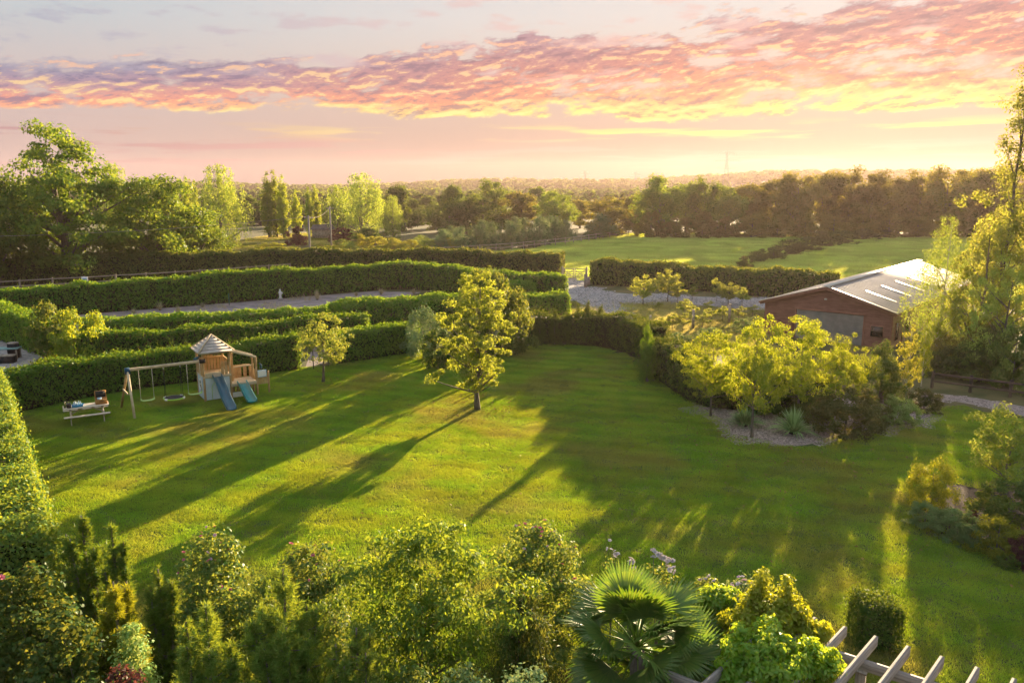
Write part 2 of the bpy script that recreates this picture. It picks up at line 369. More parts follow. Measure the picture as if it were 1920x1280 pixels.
# ------------------------------------------------------------------ sheets of ground
def sheet(name, pts, z, mat, **kw):
    """flat polygon as one n-gon"""
    me = bpy.data.meshes.new(name)
    me.from_pydata([(x, y, z) for x, y in pts], [], [list(range(len(pts)))]); me.materials.append(mat); me.update()
    if me.polygons[0].normal.z < 0: me.flip_normals()
    return tag(obj(name, me, **kw), kind='structure')
def inside(pts, X, Y):
    c = np.zeros(len(X), bool); n = len(pts); j = n-1
    for i in range(n):
        xi, yi = pts[i]; xj, yj = pts[j]
        if yi != yj: c ^= ((yi > Y) != (yj > Y)) & (X < (xj-xi)*(Y-yi)/(yj-yi)+xi)
        j = i
    return c
def smooth_poly(pts, n=6):
    """closed Catmull-Rom curve through pts"""
    out = []; N = len(pts)
    for i in range(N):
        p0, p1, p2, p3 = (np.array(pts[(i+k-1) % N]) for k in range(4))
        for s in np.arange(n)/n:
            out.append(tuple(.5*((2*p1)+(-p0+p2)*s+(2*p0-5*p1+4*p2-p3)*s*s+(-p0+3*p1-3*p2+p3)*s**3)))
    return out
def px_poly(pix, z=0.0): return [P(a, b, z) for a, b in pix]

def grass_patch(seed, size, n, h, w, mat, name, lean=.35):
    rng = np.random.default_rng(seed); g = G()
    B = np.zeros((n, 3)); B[:, :2] = (rng.random((n, 2))-.5)*size
    th = rng.random(n)*2*math.pi; hh = h*(.55+.75*rng.random(n))
    ln = np.stack([rng.normal(size=n), rng.normal(size=n), np.zeros(n)], 1)*lean*hh[:, None]
    tip = B+ln; tip[:, 2] = hh
    g.blades(B, tip, w*(.7+.6*rng.random(n)), np.stack([np.cos(th), np.sin(th), np.zeros(n)], 1))
    return g.mesh(name, mat)
def scatter_grass(name, poly, holes, spacing, patch_mesh, z, seed, host_mat, src_loc):
    """one object whose points carry turned copies of a small patch of blades"""
    rng = np.random.default_rng(seed); A = np.array(poly); lo, hi = A.min(0), A.max(0)
    gx, gy = np.meshgrid(np.arange(lo[0], hi[0], spacing), np.arange(lo[1], hi[1], spacing))
    X = gx.ravel()+(rng.random(gx.size)-.5)*spacing*.3; Y = gy.ravel()+(rng.random(gx.size)-.5)*spacing*.3
    k = inside(poly, X, Y)
    for h in holes: k &= ~inside(h, X, Y)
    X, Y = X[k], Y[k]
    src = obj(name+'_patch', patch_mesh, loc=(*src_loc, z)); tag(src, kind='stuff')
    me = bpy.data.meshes.new(name); me.vertices.add(len(X))
    me.vertices.foreach_set('co', np.stack([X, Y, np.full(len(X), z)], 1).astype(np.float32).ravel()); me.update()
    o = obj(name, me); tag(o, kind='stuff')
    ng = bpy.data.node_groups.new(name+'_scatter', 'GeometryNodeTree')
    ng.interface.new_socket('Geometry', in_out='INPUT', socket_type='NodeSocketGeometry')
    ng.interface.new_socket('Geometry', in_out='OUTPUT', socket_type='NodeSocketGeometry')
    k = NT(ng); gi = k.new('NodeGroupInput'); go = k.new('NodeGroupOutput')
    m2p = k.new('GeometryNodeMeshToPoints'); k.l.new(gi.outputs[0], m2p.inputs['Mesh'])
    iop = k.new('GeometryNodeInstanceOnPoints'); k.l.new(m2p.outputs[0], iop.inputs['Points'])
    oi = k.new('GeometryNodeObjectInfo'); oi.inputs['Object'].default_value = src; oi.transform_space = 'ORIGINAL'
    k.l.new(oi.outputs['Geometry'], iop.inputs['Instance'])
    rv = k.new('FunctionNodeRandomValue', data_type='FLOAT_VECTOR'); rv.inputs[0].default_value = (0, 0, 0); rv.inputs[1].default_value = (0, 0, 6.283)
    k.l.new(rv.outputs[0], iop.inputs['Rotation'])
    rs = k.new('FunctionNodeRandomValue', data_type='FLOAT'); rs.inputs[2].default_value = .85; rs.inputs[3].default_value = 1.2
    k.l.new(rs.outputs[1], iop.inputs['Scale'])
    k.l.new(iop.outputs[0], go.inputs[0])
    md = o.modifiers.new('scatter', 'NODES'); md.node_group = ng
    return o

gg = G(); gg.add([(-1400,-200,0),(1400,-200,0),(1400,1380,0),(-1400,1380,0)], [(0,1,2,3)])
structure('ground', gg, M['ground'])

# far hills: a ridge seen under the horizon haze
def hills():
    rng = np.random.default_rng(4); g = G(); n = 140
    az = np.linspace(-44, 44, n); rows = []
    prof = 10+3*np.sin(az*.13+1)+2.5*np.sin(az*.31+2)+np.where(az > 2, (az-2)*.85, 0)*np.exp(-((az-22)/26.)**2)
    prof = prof+rng.normal(size=n)*.5
    for d, s in ((620, 0), (800, .40), (980, .8), (1130, 1.0), (1230, .6), (1300, .0)):
        r = d/np.cos(np.radians(az)*.75)
        rows.append(np.stack([np.sin(np.radians(az))*r, np.minimum(np.cos(np.radians(az))*r, 1330), prof*s-1.5], 1))
    V = np.concatenate(rows); k = n
    Q = [(i*k+j, i*k+j+1, (i+1)*k+j+1, (i+1)*k+j) for i in range(len(rows)-1) for j in range(n-1)]
    g.add(V, Q); structure('hills', g, M['hill'], smooth=True)
hills()

LAWN = smooth_poly(px_poly([(40,772),(180,742),(300,723),(430,708),(565,692),(640,682),(775,660),(880,652),(1000,648),(1090,648),(1155,660),(1200,682),(1240,715),(1300,760),(1345,797),(1390,822),(1440,835),(1510,834),(1570,817),(1605,803),(1650,810),(1690,802),(1725,797),(1765,784),(1768,765),(1830,771),(1925,792),(1990,830),(1960,885),(1850,905),(1730,915),(1703,960),(1720,988),(1765,1014),(1830,1034),(1890,1056),(2030,1110)])+[(14,14),(8,11.5),(2,13),(-3,14.5),(-8,15)]+[(-11,18.0),(-15.4,24.6)], 5)
BED = smooth_poly(px_poly([(1300,760),(1345,797),(1390,822),(1440,835),(1510,834),(1570,817),(1605,803),(1650,810),(1690,802),(1725,797),(1765,784),(1760,768),(1700,752),(1600,748),(1500,748),(1400,748)]), 5)
sheet('lawn', LAWN, .004, M['lawnsoil'])
sheet('gravel_bed', BED, .008, M['pathgrit'])
sheet('planting_bed', smooth_poly(px_poly([(1703,960),(1720,988),(1765,1014),(1830,1034),(1890,1056),(2040,1115),(2080,900),(1960,880),(1850,905),(1730,915)]), 5), .008, M['soil'])
sheet('front_bed', [(-16,5),(14,5),(13,11),(8,11.8),(7.2,14.0),(4.5,15.4),(2,15.0),(-3,15.6),(-8,16.2),(-16,17)], .012, M['soil'])
ARENA = px_poly([(-120,625),(-90,606),(160,589),(430,568),(700,546),(790,548),(700,572),(640,590),(600,606),(200,620)])
sheet('arena', ARENA, .006, M['arena'])
DRIVE = smooth_poly(px_poly([(1054,524),(1101,524),(1105,541),(1180,551),(1300,556),(1440,560),(1520,562),(1520,585),(1430,581),(1300,572),(1190,565),(1160,564),(1170,580),(1168,600),(1150,625),(1110,640),(1128,605),(1112,580),(1075,562),(1056,545)]), 4)
sheet('gravel_drive', DRIVE, .010, M['gravel'])
ISLAND = px_poly([(1160,566),(1300,575),(1445,583),(1445,660),(1300,668),(1215,640),(1150,628),(1170,600),(1172,580)])
sheet('orchard_ground', ISLAND, .007, M['drysoil'])
VERGE = px_poly([(1068,560),(1112,582),(1126,604),(1100,650),(1000,640),(1045,575)])
sheet('drive_verge', VERGE, .005, M['drysoil'])
sheet('garden_path', px_poly([(1752,737),(1758,747),(1820,758),(1930,782),(2100,820),(2100,795),(1930,764),(1830,746)]), .012, M['pathgrit'])
sheet('yard', px_poly([(-140,640),(-10,632),(45,650),(90,675),(30,705),(-140,715)]), .006, M['yard'])
sheet('gate_path', px_poly([(572,690),(632,682),(628,640),(590,640)]), .006, M['pathgrit'])
FIELD = px_poly([(960,470),(1200,438),(1560,441),(1730,445),(1500,480),(1400,502),(1560,530),(1780,560),(1790,446),(2000,446),(2100,600),(1560,545),(1105,512),(1055,510),(850,487)])
FIELD1 = px_poly([(830,482),(1000,466),(1200,438),(1700,440),(1560,462),(1400,500),(1330,530),(1105,528),(1050,522),(930,505)])
FIELD2 = px_poly([(1400,503),(1560,464),(1720,443),(2050,444),(2120,600),(1600,545),(1450,525)])
PALEF = px_poly([(430,476),(445,452),(540,440),(700,436),(720,452),(560,462)])
sheet('near_field', FIELD1, .006, M['ground'])
sheet('pale_field', PALEF, .009, M['drysoil'])
sheet('far_pasture', px_poly([(-60,498),(-60,478),(30,474),(110,474),(130,492)]), .009, M['ground'])

def pebble_patch(seed, size, n, r, mat, name):
    rng = np.random.default_rng(seed); c = np.zeros((n, 3)); c[:, :2] = (rng.random((n, 2))-.5)*size; q = r*(.5+rng.random((n, 1, 1))**2)
    base = np.array([(1, 0, 0), (0, 1, 0), (-1, 0, 0), (0, -1, 0), (.1, .1, .62)], float)
    V = c[:, None]+(base[None]+rng.normal(size=(n, 5, 3))*.18)*q*np.array([1.25, .9, 1]); T = [(0, 1, 4), (1, 2, 4), (2, 3, 4), (3, 0, 4)]
    return G().add(V.reshape(-1, 3), None, (np.arange(n)[:, None, None]*5+np.array(T)[None]).reshape(-1, 3)).mesh(name, mat)
def stone_mat(name, c1, c2):
    m, k, o = new_mat(name); geo = k.new('ShaderNodeNewGeometry'); b = k.new('ShaderNodeBsdfDiffuse'); k.l.new(k.mix(geo.outputs['Random Per Island'], (*c1, 1), (*c2, 1)), b.inputs[0]); k.l.new(b.outputs[0], o.inputs[0]); return m
M['pebble'] = stone_mat('bed_pebble', (.16,.13,.12), (.46,.40,.37)); M['chip'] = stone_mat('drive_chipping', (.17,.17,.18), (.46,.45,.45))
lawn_patch = grass_patch(1, 1.42, 3300, .045, .013, M['lawn'], 'grass_tuft')
scatter_grass('grass', LAWN, [BED], .92, lawn_patch, .005, 2, M['lawn'], (2.0, 26.0))
field_patch = grass_patch(2, 3.4, 1500, .22, .06, M['field'], 'meadow_tuft', lean=.5)
scatter_grass('meadow_grass', FIELD1, [DRIVE], 2.7, field_patch, .007, 3, M['field'], (24.0, 118.0))
scatter_grass('pasture_grass', FIELD2, [], 2.7, field_patch, .006, 5, M['field'], (60.0, 112.0))
dry_patch = grass_patch(3, 2.2, 1300, .10, .03, M['dry'], 'dry_tuft', lean=.5)
scatter_grass('dry_grass', ISLAND, [DRIVE], 1.7, dry_patch, .008, 6, M['dry'], (14.0, 58.0))
scatter_grass('verge_grass', VERGE, [DRIVE], 1.7, dry_patch, .006, 7, M['dry'], (6.0, 60.0))
scatter_grass('dry_field_grass', PALEF, [], 3.0, grass_patch(4, 3.8, 700, .25, .09, M['dry'], 'hay_tuft'), .010, 8, M['dry'], (-45.0, 145.0))

scatter_grass('pebbles', BED, [], 1.0, pebble_patch(9, 1.3, 700, .035, M['pebble'], 'pebble_tuft'), .009, 9, None, (11.5, 31.2))
scatter_grass('drive_stones', DRIVE, [], 2.4, pebble_patch(10, 3.0, 700, .07, M['chip'], 'chipping_tuft'), .011, 10, None, (11.0, 68.0))
scatter_grass('path_stones', px_poly([(1752,737),(1758,747),(1820,758),(1930,782),(2100,820),(2100,795),(1930,764),(1830,746)]), [], 1.0, pebble_patch(11, 1.2, 500, .035, M['pebble'], 'path_stone_tuft'), .013, 11, None, (20.0, 37.0))
scatter_grass('arena_weeds', ARENA, [], 5.5, grass_patch(12, 2.2, 130, .35, .03, M['drytuft'], 'weed_tuft', lean=.6), .007, 12, None, (-20.0, 66.0))

# ------------------------------------------------------------------ trees and shrubs
def unit(a): return a/(np.linalg.norm(a, axis=-1, keepdims=True)+1e-9)

def crown_centres(rng, H, cb, R, prof, n, lob=.22, bias=.42, lean=(0, 0)):
    tt = np.linspace(0, 1, 60); pw = np.maximum(np.array([prof(x) for x in tt]), .02)**1.3; cdf = np.cumsum(pw)/pw.sum()
    t = np.interp(rng.random(n), cdf, tt); a = rng.random(n)*2*math.pi
    pr = np.interp(t, tt, [prof(x) for x in tt])
    ph = rng.random(4)*6.28
    r = R*pr*rng.random(n)**bias*(1+lob*np.sin(a*3+ph[0]+t*5)+lob*.7*np.sin(a*5+ph[1]-t*8))
    C = np.stack([np.cos(a)*r+lean[0]*t, np.sin(a)*r+lean[1]*t, cb+t*(H-cb)], 1)
    return C, t

def crown(rng, C, axis_z, rc, nl, leaf, flat=.65, upb=.5, outb=.6, aspect=.6, g=None, fold=.12, spread=1.0, hang=0.0):
    """leaf clumps around the centres C"""
    g = g or G(); n = len(C); s = .6+.75*rng.random(n)
    K = np.repeat(C, nl, 0); d = rng.normal(size=(n*nl, 3)); d = unit(d)*(rng.random((n*nl, 1))**.5)
    d *= np.array([1, 1, flat])*rc*np.repeat(s, nl)[:, None]*spread
    Q = K+d; out = Q-np.array([0, 0, axis_z]); out = unit(out)
    nr = rng.normal(size=Q.shape)*.8+out*outb+unit(d)*.9+np.array([0, 0, upb])
    ax = rng.normal(size=Q.shape)
    if hang: ax = ax*.5+np.array([0, 0, -hang])
    g.leaves(Q, leaf*(.65+.7*rng.random(len(Q))), nr, ax, aspect=aspect, fold=fold)
    return g

def limbs(rng, H, cb, r0, C, nb, g=None, top=.8, wig=.05, k=6, bend=.25):
    """trunk and branches that run out to some of the clumps"""
    g = g or G(); n = 9; z = np.linspace(0, H*top, n); s = z/(H*top)
    off = np.cumsum(rng.normal(size=(n, 2))*wig*H/n, 0); off[0] = 0
    path = np.stack([off[:, 0], off[:, 1], z], 1)
    rad = r0*(1-.85*s); rad[0] *= 1.35
    g.tube(path, rad, k=8)
    idx = rng.permutation(len(C))[:nb]
    for i in idx:
        c = C[i]; zb = min(max(cb*.8, c[2]-.35*math.hypot(c[0], c[1])-.1*H), H*top*.95)
        b = np.array([np.interp(zb, z, off[:, 0]), np.interp(zb, z, off[:, 1]), zb])
        rb = max(r0*(1-.85*zb/(H*top))*.5, .008)
        t = np.linspace(0, 1, 5)[:, None]; mid = b+(c-b)*.5+np.array([0, 0, -.10*np.linalg.norm(c-b)*bend*2])
        pa = (1-t)**2*b+2*t*(1-t)*mid+t*t*c
        g.tube(pa, rb*(1-.85*t[:, 0]), k=5, cap=False)
    return g

def strands(rng, C, length, nl, leaf, aspect=.28, g=None, curve=.25, sway=.06):
    """hanging shoots hung with narrow leaves"""
    g = g or G(); n = len(C); L = length*(.5+.8*rng.random(n))
    s = np.tile(np.linspace(0, 1, nl), n); K = np.repeat(C, nl, 0); Lr = np.repeat(L, nl)
    o = unit(C*np.array([1, 1, 0])+1e-6); O = np.repeat(o, nl, 0)
    Q = K+O*(curve*Lr*s*(1-.5*s))[:, None]+np.array([0, 0, -1.])*(Lr*s)[:, None]+rng.normal(size=K.shape)*sway*length
    g.leaves(Q, leaf*(.7+.6*rng.random(len(Q))), rng.normal(size=Q.shape)+O*.7, rng.normal(size=Q.shape)*.45+np.array([0, 0, -1.]), aspect=aspect)
    return g

DOME = lambda t: math.sqrt(max(0, 1-(2*t-1)**2))
def broad(t): return (.55+.45*min(1, t/.3)) if t < .3 else math.sqrt(max(0, 1-((t-.3)/.72)**2))
def bush(t): return (.8+.2*min(1, t/.2)) if t < .25 else math.sqrt(max(0, 1-((t-.25)/.77)**2))
def cone(t): return max(.05, (1-t)**.8)*min(1, .6+t*4)
def egg(t): return math.sin(math.pi*min(1, (t+.06)**.75*.97))
def column(t): return min(1, .35+t*3)*(1-max(0, t-.55)/.45*.85)

PROTO = {}
def proto_tree(key, H, cb, R, prof, ncl, rc, nl, leaf, mat, r0, nb, seed, kind='clump', bark='bark', top=.8, **kw):
    """mesh pair (trunk, crown) kept for later copies"""
    rng = np.random.default_rng(seed)
    C, t = crown_centres(rng, H, cb, R, prof, ncl, lob=kw.pop('lob', .22), bias=kw.pop('bias', .42), lean=kw.pop('lean', (0, 0)))
    extra = kw.pop('extra', None)
    if extra is not None: C = np.concatenate([C, np.array(extra, float)])
    if kind == 'clump': g = crown(rng, C, cb+(H-cb)*.4, rc, nl, leaf, **kw)
    elif kind == 'strand':
        g = strands(rng, C, kw.get('length', 1.6), nl, leaf, aspect=kw.get('aspect', .3), curve=kw.get('curve', .25), sway=kw.get('sway', .06))
        g = crown(rng, C, cb+(H-cb)*.4, rc, max(3, nl//3), leaf, g=g, aspect=.45)
    tm = limbs(rng, H, cb, r0, C, nb, top=top).mesh(key+'_trunk', M[bark], True)
    PROTO[key] = (tm, g.mesh(key+'_crown', M[mat]), H, R)
def plant(key, name, label, cat, x, y, h, r=None, rz=None, group=None, z=0.0, mat=None):
    """one tree or shrub of a prototype, fitted to height h and half width r"""
    tm, cm, H, R = PROTO[key]; t = thing(name, label, cat, (x, y, z), random.uniform(0, 6.28) if rz is None else rz, group)
    sxy = (r/R) if r else h/H; t.scale = (sxy, sxy, h/H)
    a = obj('trunk' if cat == 'tree' else 'stem', tm, parent=t); b = obj('crown' if cat == 'tree' else 'foliage', cm, parent=t)
    if mat:
        for o, mm in ((b, mat),):
            o.material_slots[0].link = 'OBJECT'; o.material_slots[0].material = M[mm]
    return t
def plant_px(key, name, label, cat, px, top, hw, d=None, base=None, **kw):
    """placed where the photograph shows it: foot pixel row or distance, top pixel row, half width in pixels"""
    if base is not None: x, d = P(px, base)
    x, h = at_dist(px, top, d)
    return plant(key, name, label, cat, x, d, max(h, .2), hw/FPX*math.hypot(d, 4), **kw)

random.seed(11)
proto_tree('oak_tall', 16, 2.4, 7.5, lambda t: (1.0 if t < .45 else max(.28, 1-(t-.45)*1.35)) if t < .93 else .3, 150, 1.5, 190, .34, 'oak', .55, 46, 21, lob=.25, flat=.6)
proto_tree('oak_round', 10, 1.2, 5.5, broad, 120, 1.25, 170, .30, 'oak', .45, 30, 22, lob=.2)
proto_tree('row_a', 12, .6, 4.4, lambda t: .85 if t < .2 else broad(t), 75, 1.5, 190, .40, 'row', .35, 30, 23, lob=.25)
proto_tree('row_b', 12, 1.4, 4.0, lambda t: .7+.3*min(1, t/.3) if t < .6 else math.sqrt(max(0.04, 1-((t-.6)/.43)**2)), 70, 1.5, 190, .40, 'row', .3, 26, 24, lob=.3)
proto_tree('row_c', 12, .4, 4.6, bush, 80, 1.45, 180, .40, 'row', .32, 22, 25, lob=.3)
proto_tree('poplar', 14, .6, 1.15, column, 90, .55, 60, .34, 'poplar', .18, 8, 26, lob=.1, flat=1.6, hang=-1.2, aspect=.5)
proto_tree('willow', 13, 1.5, 5, broad, 230, .7, 34, .40, 'willow', .45, 26, 27, kind='strand', length=3.6, curve=.18)
proto_tree('dark_round', 9, .5, 4.5, bush, 90, 1.1, 140, .40, 'dark', .35, 20, 28, lob=.15)
proto_tree('scrub', 4, .1, 1.6, egg, 60, .45, 90, .20, 'greywillow', .08, 16, 29, lob=.3, flat=1.3, hang=-1.0, aspect=.35)
proto_tree('bush', 2.5, .05, 1.5, bush, 60, .42, 110, .15, 'shrub', .06, 12, 30, lob=.2)
proto_tree('bush_b', 2.5, .05, 1.5, bush, 46, .5, 120, .15, 'shrub', .06, 10, 31, lob=.35)
proto_tree('birch', 9, 1.2, 2.1, lambda t: min(1, .75+t)*(1-max(0, t-.35)/.65*.8), 330, .3, 44, .12, 'willow', .09, 40, 32, kind='strand', bark='birchbark', length=1.7, curve=.12, top=.92)
proto_tree('small_birch', 4.4, .7, 1.0, lambda t: min(1, .5+t)*(1-max(0, t-.3)/.7*.75), 90, .26, 40, .11, 'gold', .045, 24, 33, bark='birchbark', lob=.25, hang=.5, top=.92)
proto_tree('alder_tall', 17.5, 2.2, 3.4, lambda t: (1-.62*t) if t < .5 else max(.14, .69-.62*(t-.1)), 240, .58, 80, .17, 'orchard', .17, 60, 34, lob=.3, bias=.75, flat=.9, top=.95)
proto_tree('edge_broad', 8.5, .3, 3.6, lambda t: .7+.3*min(1, t/.35) if t < .45 else max(.15, 1-((t-.4)/.66)**1.7), 125, .62, 85, .17, 'orchard', .2, 34, 35, lob=.25)
proto_tree('cherry', 4.6, 1.3, 2.3, lambda t: (.75+.25*min(1, t/.2)) if t < .35 else math.sqrt(max(0, 1-((t-.3)/.75)**2)), 150, .36, 108, .10, 'cherry', .085, 40, 36, lob=.32, bias=.55, flat=.55, hang=.6, aspect=.5, top=.75)
proto_tree('cherry_b', 4.6, 1.35, 2.3, lambda t: (.7+.3*min(1, t/.2)) if t < .3 else max(.12, 1-((t-.25)/.78)**1.6), 140, .38, 108, .10, 'cherry', .085, 40, 46, lob=.4, bias=.55, flat=.6, hang=.6, aspect=.5, top=.8)
proto_tree('maple', 6.15, 1.0, 1.75, lambda t: .45+.5*math.sin(min(1, t*1.25)*math.pi*.75) if t < .6 else .9-max(0, t-.6)*1.1, 165, .29, 145, .10, 'maple', .12, 60, 37, lob=.3, bias=.5, flat=.6, hang=.4, top=.9,
           extra=[(-1.95, -.2, 1.75), (-2.2, -.3, 1.6), (-1.7, -.1, 1.85)])
proto_tree('apple', 3.1, .95, 1.4, lambda t: .55+.45*math.sin(t*math.pi) if t < .8 else .75, 80, .25, 80, .085, 'apple', .075, 30, 38, lob=.35, bias=.45, flat=.6, hang=.5, top=.6)
proto_tree('sapling', 2.2, .7, .65, egg, 26, .22, 48, .13, 'orchard', .03, 10, 39, lob=.3, hang=.4, top=.8)
proto_tree('orchard', 3.0, .9, 1.2, lambda t: .6+.4*math.sin(t*math.pi) if t < .85 else .5, 52, .3, 62, .15, 'orchard', .05, 20, 40, lob=.3, hang=.3, top=.7)
proto_tree('conifer', 3.2, .05, .95, lambda t: .8+.2*t if t < .3 else max(.08, 1-(t-.3)/.72), 130, .22, 100, .10, 'conifer', .07, 10, 41, lob=.2, flat=1.2, hang=-.8, aspect=.3)
proto_tree('fine_bush', 1.6, .03, 1.0, bush, 80, .22, 110, .075, 'shrub', .04, 10, 42, lob=.12)
proto_tree('upright_bush', 2.0, .03, .9, lambda t: .75+.25*t if t < .7 else .95-.4*(t-.7)/.3, 90, .2, 100, .09, 'goldcon', .04, 10, 43, lob=.12, flat=1.4, hang=-1.2, aspect=.3)

ORD = ['first', 'second', 'third', 'fourth', 'fifth', 'sixth', 'seventh', 'eighth', 'ninth', 'tenth', 'eleventh', 'twelfth', 'thirteenth', 'fourteenth', 'fifteenth', 'sixteenth', 'seventeenth', 'eighteenth', 'nineteenth', 'twentieth']

# --- tall trees beyond the garden, left
plant_px('oak_tall', 'oak_tree', 'tallest spreading oak with an open airy top beside the timber rail fence', 'tree', 100, 238, 128, base=526, rz=.4)
plant_px('oak_round', 'oak_tree', 'oak cut by the left edge of the picture, beside the tallest oak', 'tree', -28, 335, 92, d=80, rz=2.0)
plant_px('oak_round', 'oak_tree', 'broad low oak right of the tallest oak, with its crown drooping to the rail fence', 'tree', 285, 338, 98, base=512, rz=1.2)
plant_px('oak_round', 'oak_tree', 'smaller oak whose bright crown slopes down at the right of the oak group', 'tree', 362, 392, 58, d=96, rz=4.0)
plant_px('willow', 'willow_tree', 'pale grey green willow standing behind the oaks', 'tree', 408, 308, 48, d=125, mat='willow')
plant_px('willow', 'willow_tree', 'pale feathery treetop rising between the two big oaks', 'tree', 212, 308, 34, d=122)
for i, (px, top, hw, d, lab) in enumerate([
        (293, 328, 9, 150, 'dark poplar tip just above the broad low oak'), (347, 331, 9, 152, 'taller of two slim poplars left of the grey willow'), (363, 337, 7, 156, 'shorter of two slim poplars left of the grey willow'),
        (498, 322, 11, 150, 'leftmost poplar of the tall clump of three'), (512, 319, 12, 151, 'middle and tallest poplar of the clump of three'), (527, 328, 11, 149, 'rightmost poplar of the tall clump of three'),
        (553, 356, 9, 158, 'short lone yellow green poplar right of the clump of three'), (576, 350, 8, 156, 'left one of a pair of slim yellow green poplars'), (589, 346, 9, 158, 'right one of a pair of slim yellow green poplars')]):
    plant_px('poplar', 'poplar_tree', lab, 'tree', px, top, hw, d=d, group='slim poplars beyond the garden')
plant_px('willow', 'willow_tree', 'large pale willow with a domed crown near the telegraph poles', 'tree', 676, 324, 46, d=150)
plant_px('willow', 'willow_tree', 'smaller pale willow against the left flank of the large domed willow', 'tree', 630, 346, 28, d=156)
plant_px('willow', 'willow_tree', 'small drooping willow against the right flank of the large domed willow', 'tree', 735, 366, 20, d=148)
for key, px, top, hw, d, lab, mt in [
        ('dark_round', 748, 350, 30, 176, 'dark round tree peeping out behind the small drooping willow', 'dark'),
        ('dark_round', 800, 368, 18, 240, 'small hazy round tree in the gap right of the willows', 'dark'),
        ('dark_round', 790, 392, 12, 220, 'lowest round bush tree beside the pale far strip of field', 'dark'),
        ('dark_round', 850, 349, 26, 190, 'dark domed tree at the back of the central copse', 'dark'),
        ('row_c', 842, 376, 36, 168, 'dense dark tree at the left front of the central copse', 'dark'),
        ('row_a', 925, 339, 34, 185, 'tallest tree of the central copse with a lit top', 'oak'),
        ('row_c', 905, 366, 46, 170, 'wide dark tree at the front of the central copse', 'dark'),
        ('row_b', 978, 356, 30, 172, 'tree at the right end of the central copse', 'row'),
        ('oak_round', 1040, 362, 42, 166, 'round bright green oak between the central copse and the field', 'oak'),
        ('row_b', 1088, 372, 22, 186, 'narrow tree right of the round bright green oak', 'row'),
        ('row_c', 1150, 370, 48, 158, 'broad dark tree beside the far corner of the white rail fence', 'row'),
        ('row_b', 1192, 360, 24, 190, 'tree behind the lone pole at the start of the woodland row', 'row')]:
    plant_px(key, 'copse_tree', lab, 'tree', px, top, hw, d=d, mat=mt)
plant_px('scrub', 'willow_bush', 'grey rounded willow bush in front of the broad dark tree by the white fence', 'bush', 1125, 398, 30, d=150)
# --- the dark woodland row along the far side of the field
ROW = [(1238,333,40),(1290,339,34),(1326,336,30),(1368,352,32),(1412,343,38),(1456,330,44),(1500,330,36),(1548,319,42),(1596,318,38),(1640,326,40),(1692,330,40),(1735,324,38),(1782,318,42),(1826,314,44),(1872,312,46),(1925,318,50)]
for i, (px, top, hw) in enumerate(ROW):
    plant_px(['row_a', 'row_b', 'row_c'][i*7 % 3], 'woodland_tree', ORD[i]+' tall tree from the left in the dark row across the field', 'tree', px, top-3, hw*1.12, d=156+4*((i*5) % 3), group='woodland row across the field', mat='oak' if i < 4 else None)
for i, (px, top, hw) in enumerate([(1222,396,24),(1270,404,26),(1318,398,28),(1362,406,26),(1410,400,28),(1460,404,28),(1512,400,30),(1566,402,28),(1618,404,30),(1670,402,28),(1722,404,28),(1778,404,30),(1830,404,30)]):
    plant_px(['bush', 'row_c', 'bush_b'][i % 3], 'understorey_bush', ORD[i]+' bush from the left along the foot of the dark woodland row', 'bush', px, top, hw, d=152, group='bushes at the foot of the woodland row', mat='row')
# --- scrub in the middle distance
for i, (px, base, top, hw) in enumerate([(832,470,428,24),(862,470,424,24),(893,470,420,24),(925,468,414,24),(957,466,412,24),(985,464,406,24),(1012,461,403,22),(1040,456,404,22),(1062,452,410,17),(848,460,422,22),(905,458,410,22),(968,456,404,22),(1030,448,402,20)]):
    plant_px('scrub', 'willow_bush', ORD[i]+' grey green bush of the willow thicket behind the white rail fence', 'bush', px, top, hw, base=base, group='willow thicket behind the rail fence')
for i, (px, base, top, hw, mt) in enumerate([(506,478,455,30,'gold'),(545,480,462,26,'gold'),(585,480,466,24,'willow'),(622,478,460,26,'gold'),(655,476,452,26,'willow'),(676,474,437,16,'gold'),(704,474,443,26,'gold'),(738,474,445,24,'gold'),(770,472,448,22,'gold'),(800,472,448,20,'willow'),(842,470,444,14,'gold'),(600,470,456,22,'shrub'),(640,468,448,20,'shrub'),(790,466,440,18,'willow')]):
    plant_px('scrub' if i % 3 else 'bush', 'yellow_bush', ORD[i]+' sunlit bush of the yellowish thicket behind the field hedge', 'bush', px, top, hw, base=base, group='yellowish thicket behind the field hedge', mat=mt)
plant_px('bush', 'maroon_bush', 'dark maroon bush left of the telegraph poles by the pale field', 'bush', 556, 424, 20, d=132, mat='maroon')
plant_px('bush', 'maroon_bush', 'maroon bush behind the right telegraph pole', 'bush', 640, 427, 22, d=140, mat='maroon')
plant_px('bush', 'dark_bush', 'low dark bush under the large domed willow', 'bush', 690, 428, 36, d=138, mat='dark')
for i, (px, base, top, hw) in enumerate([(1655,446,430,24),(1618,450,430,26),(1578,456,432,28),(1545,462,434,26),(1512,470,444,28),(1482,478,450,28),(1452,486,462,26),(1420,492,472,22),(1396,502,480,16)]):
    plant_px(['bush', 'bush_b'][i % 2], 'scrub_bush', ORD[i]+' bush, counted from the woodland, of the rough hedge dividing the fields', 'bush', px, top, hw, base=base, group='rough hedge dividing the fields', mat='brownshrub')
for i, (px, top, hw, d) in enumerate([(455,372,30,230),(432,388,20,215),(700,386,22,230),(760,382,26,260),(1010,352,26,240)]):
    plant_px('dark_round', 'distant_tree', ['hazy dark tree right of the grey willow', 'lower hazy tree against the grey willow', 'hazy tree behind the large domed willow', 'hazy tree behind the small drooping willow', 'hazy tree above the round bright green oak'][i], 'tree', px, top, hw, d=d, group='hazy single trees far off')

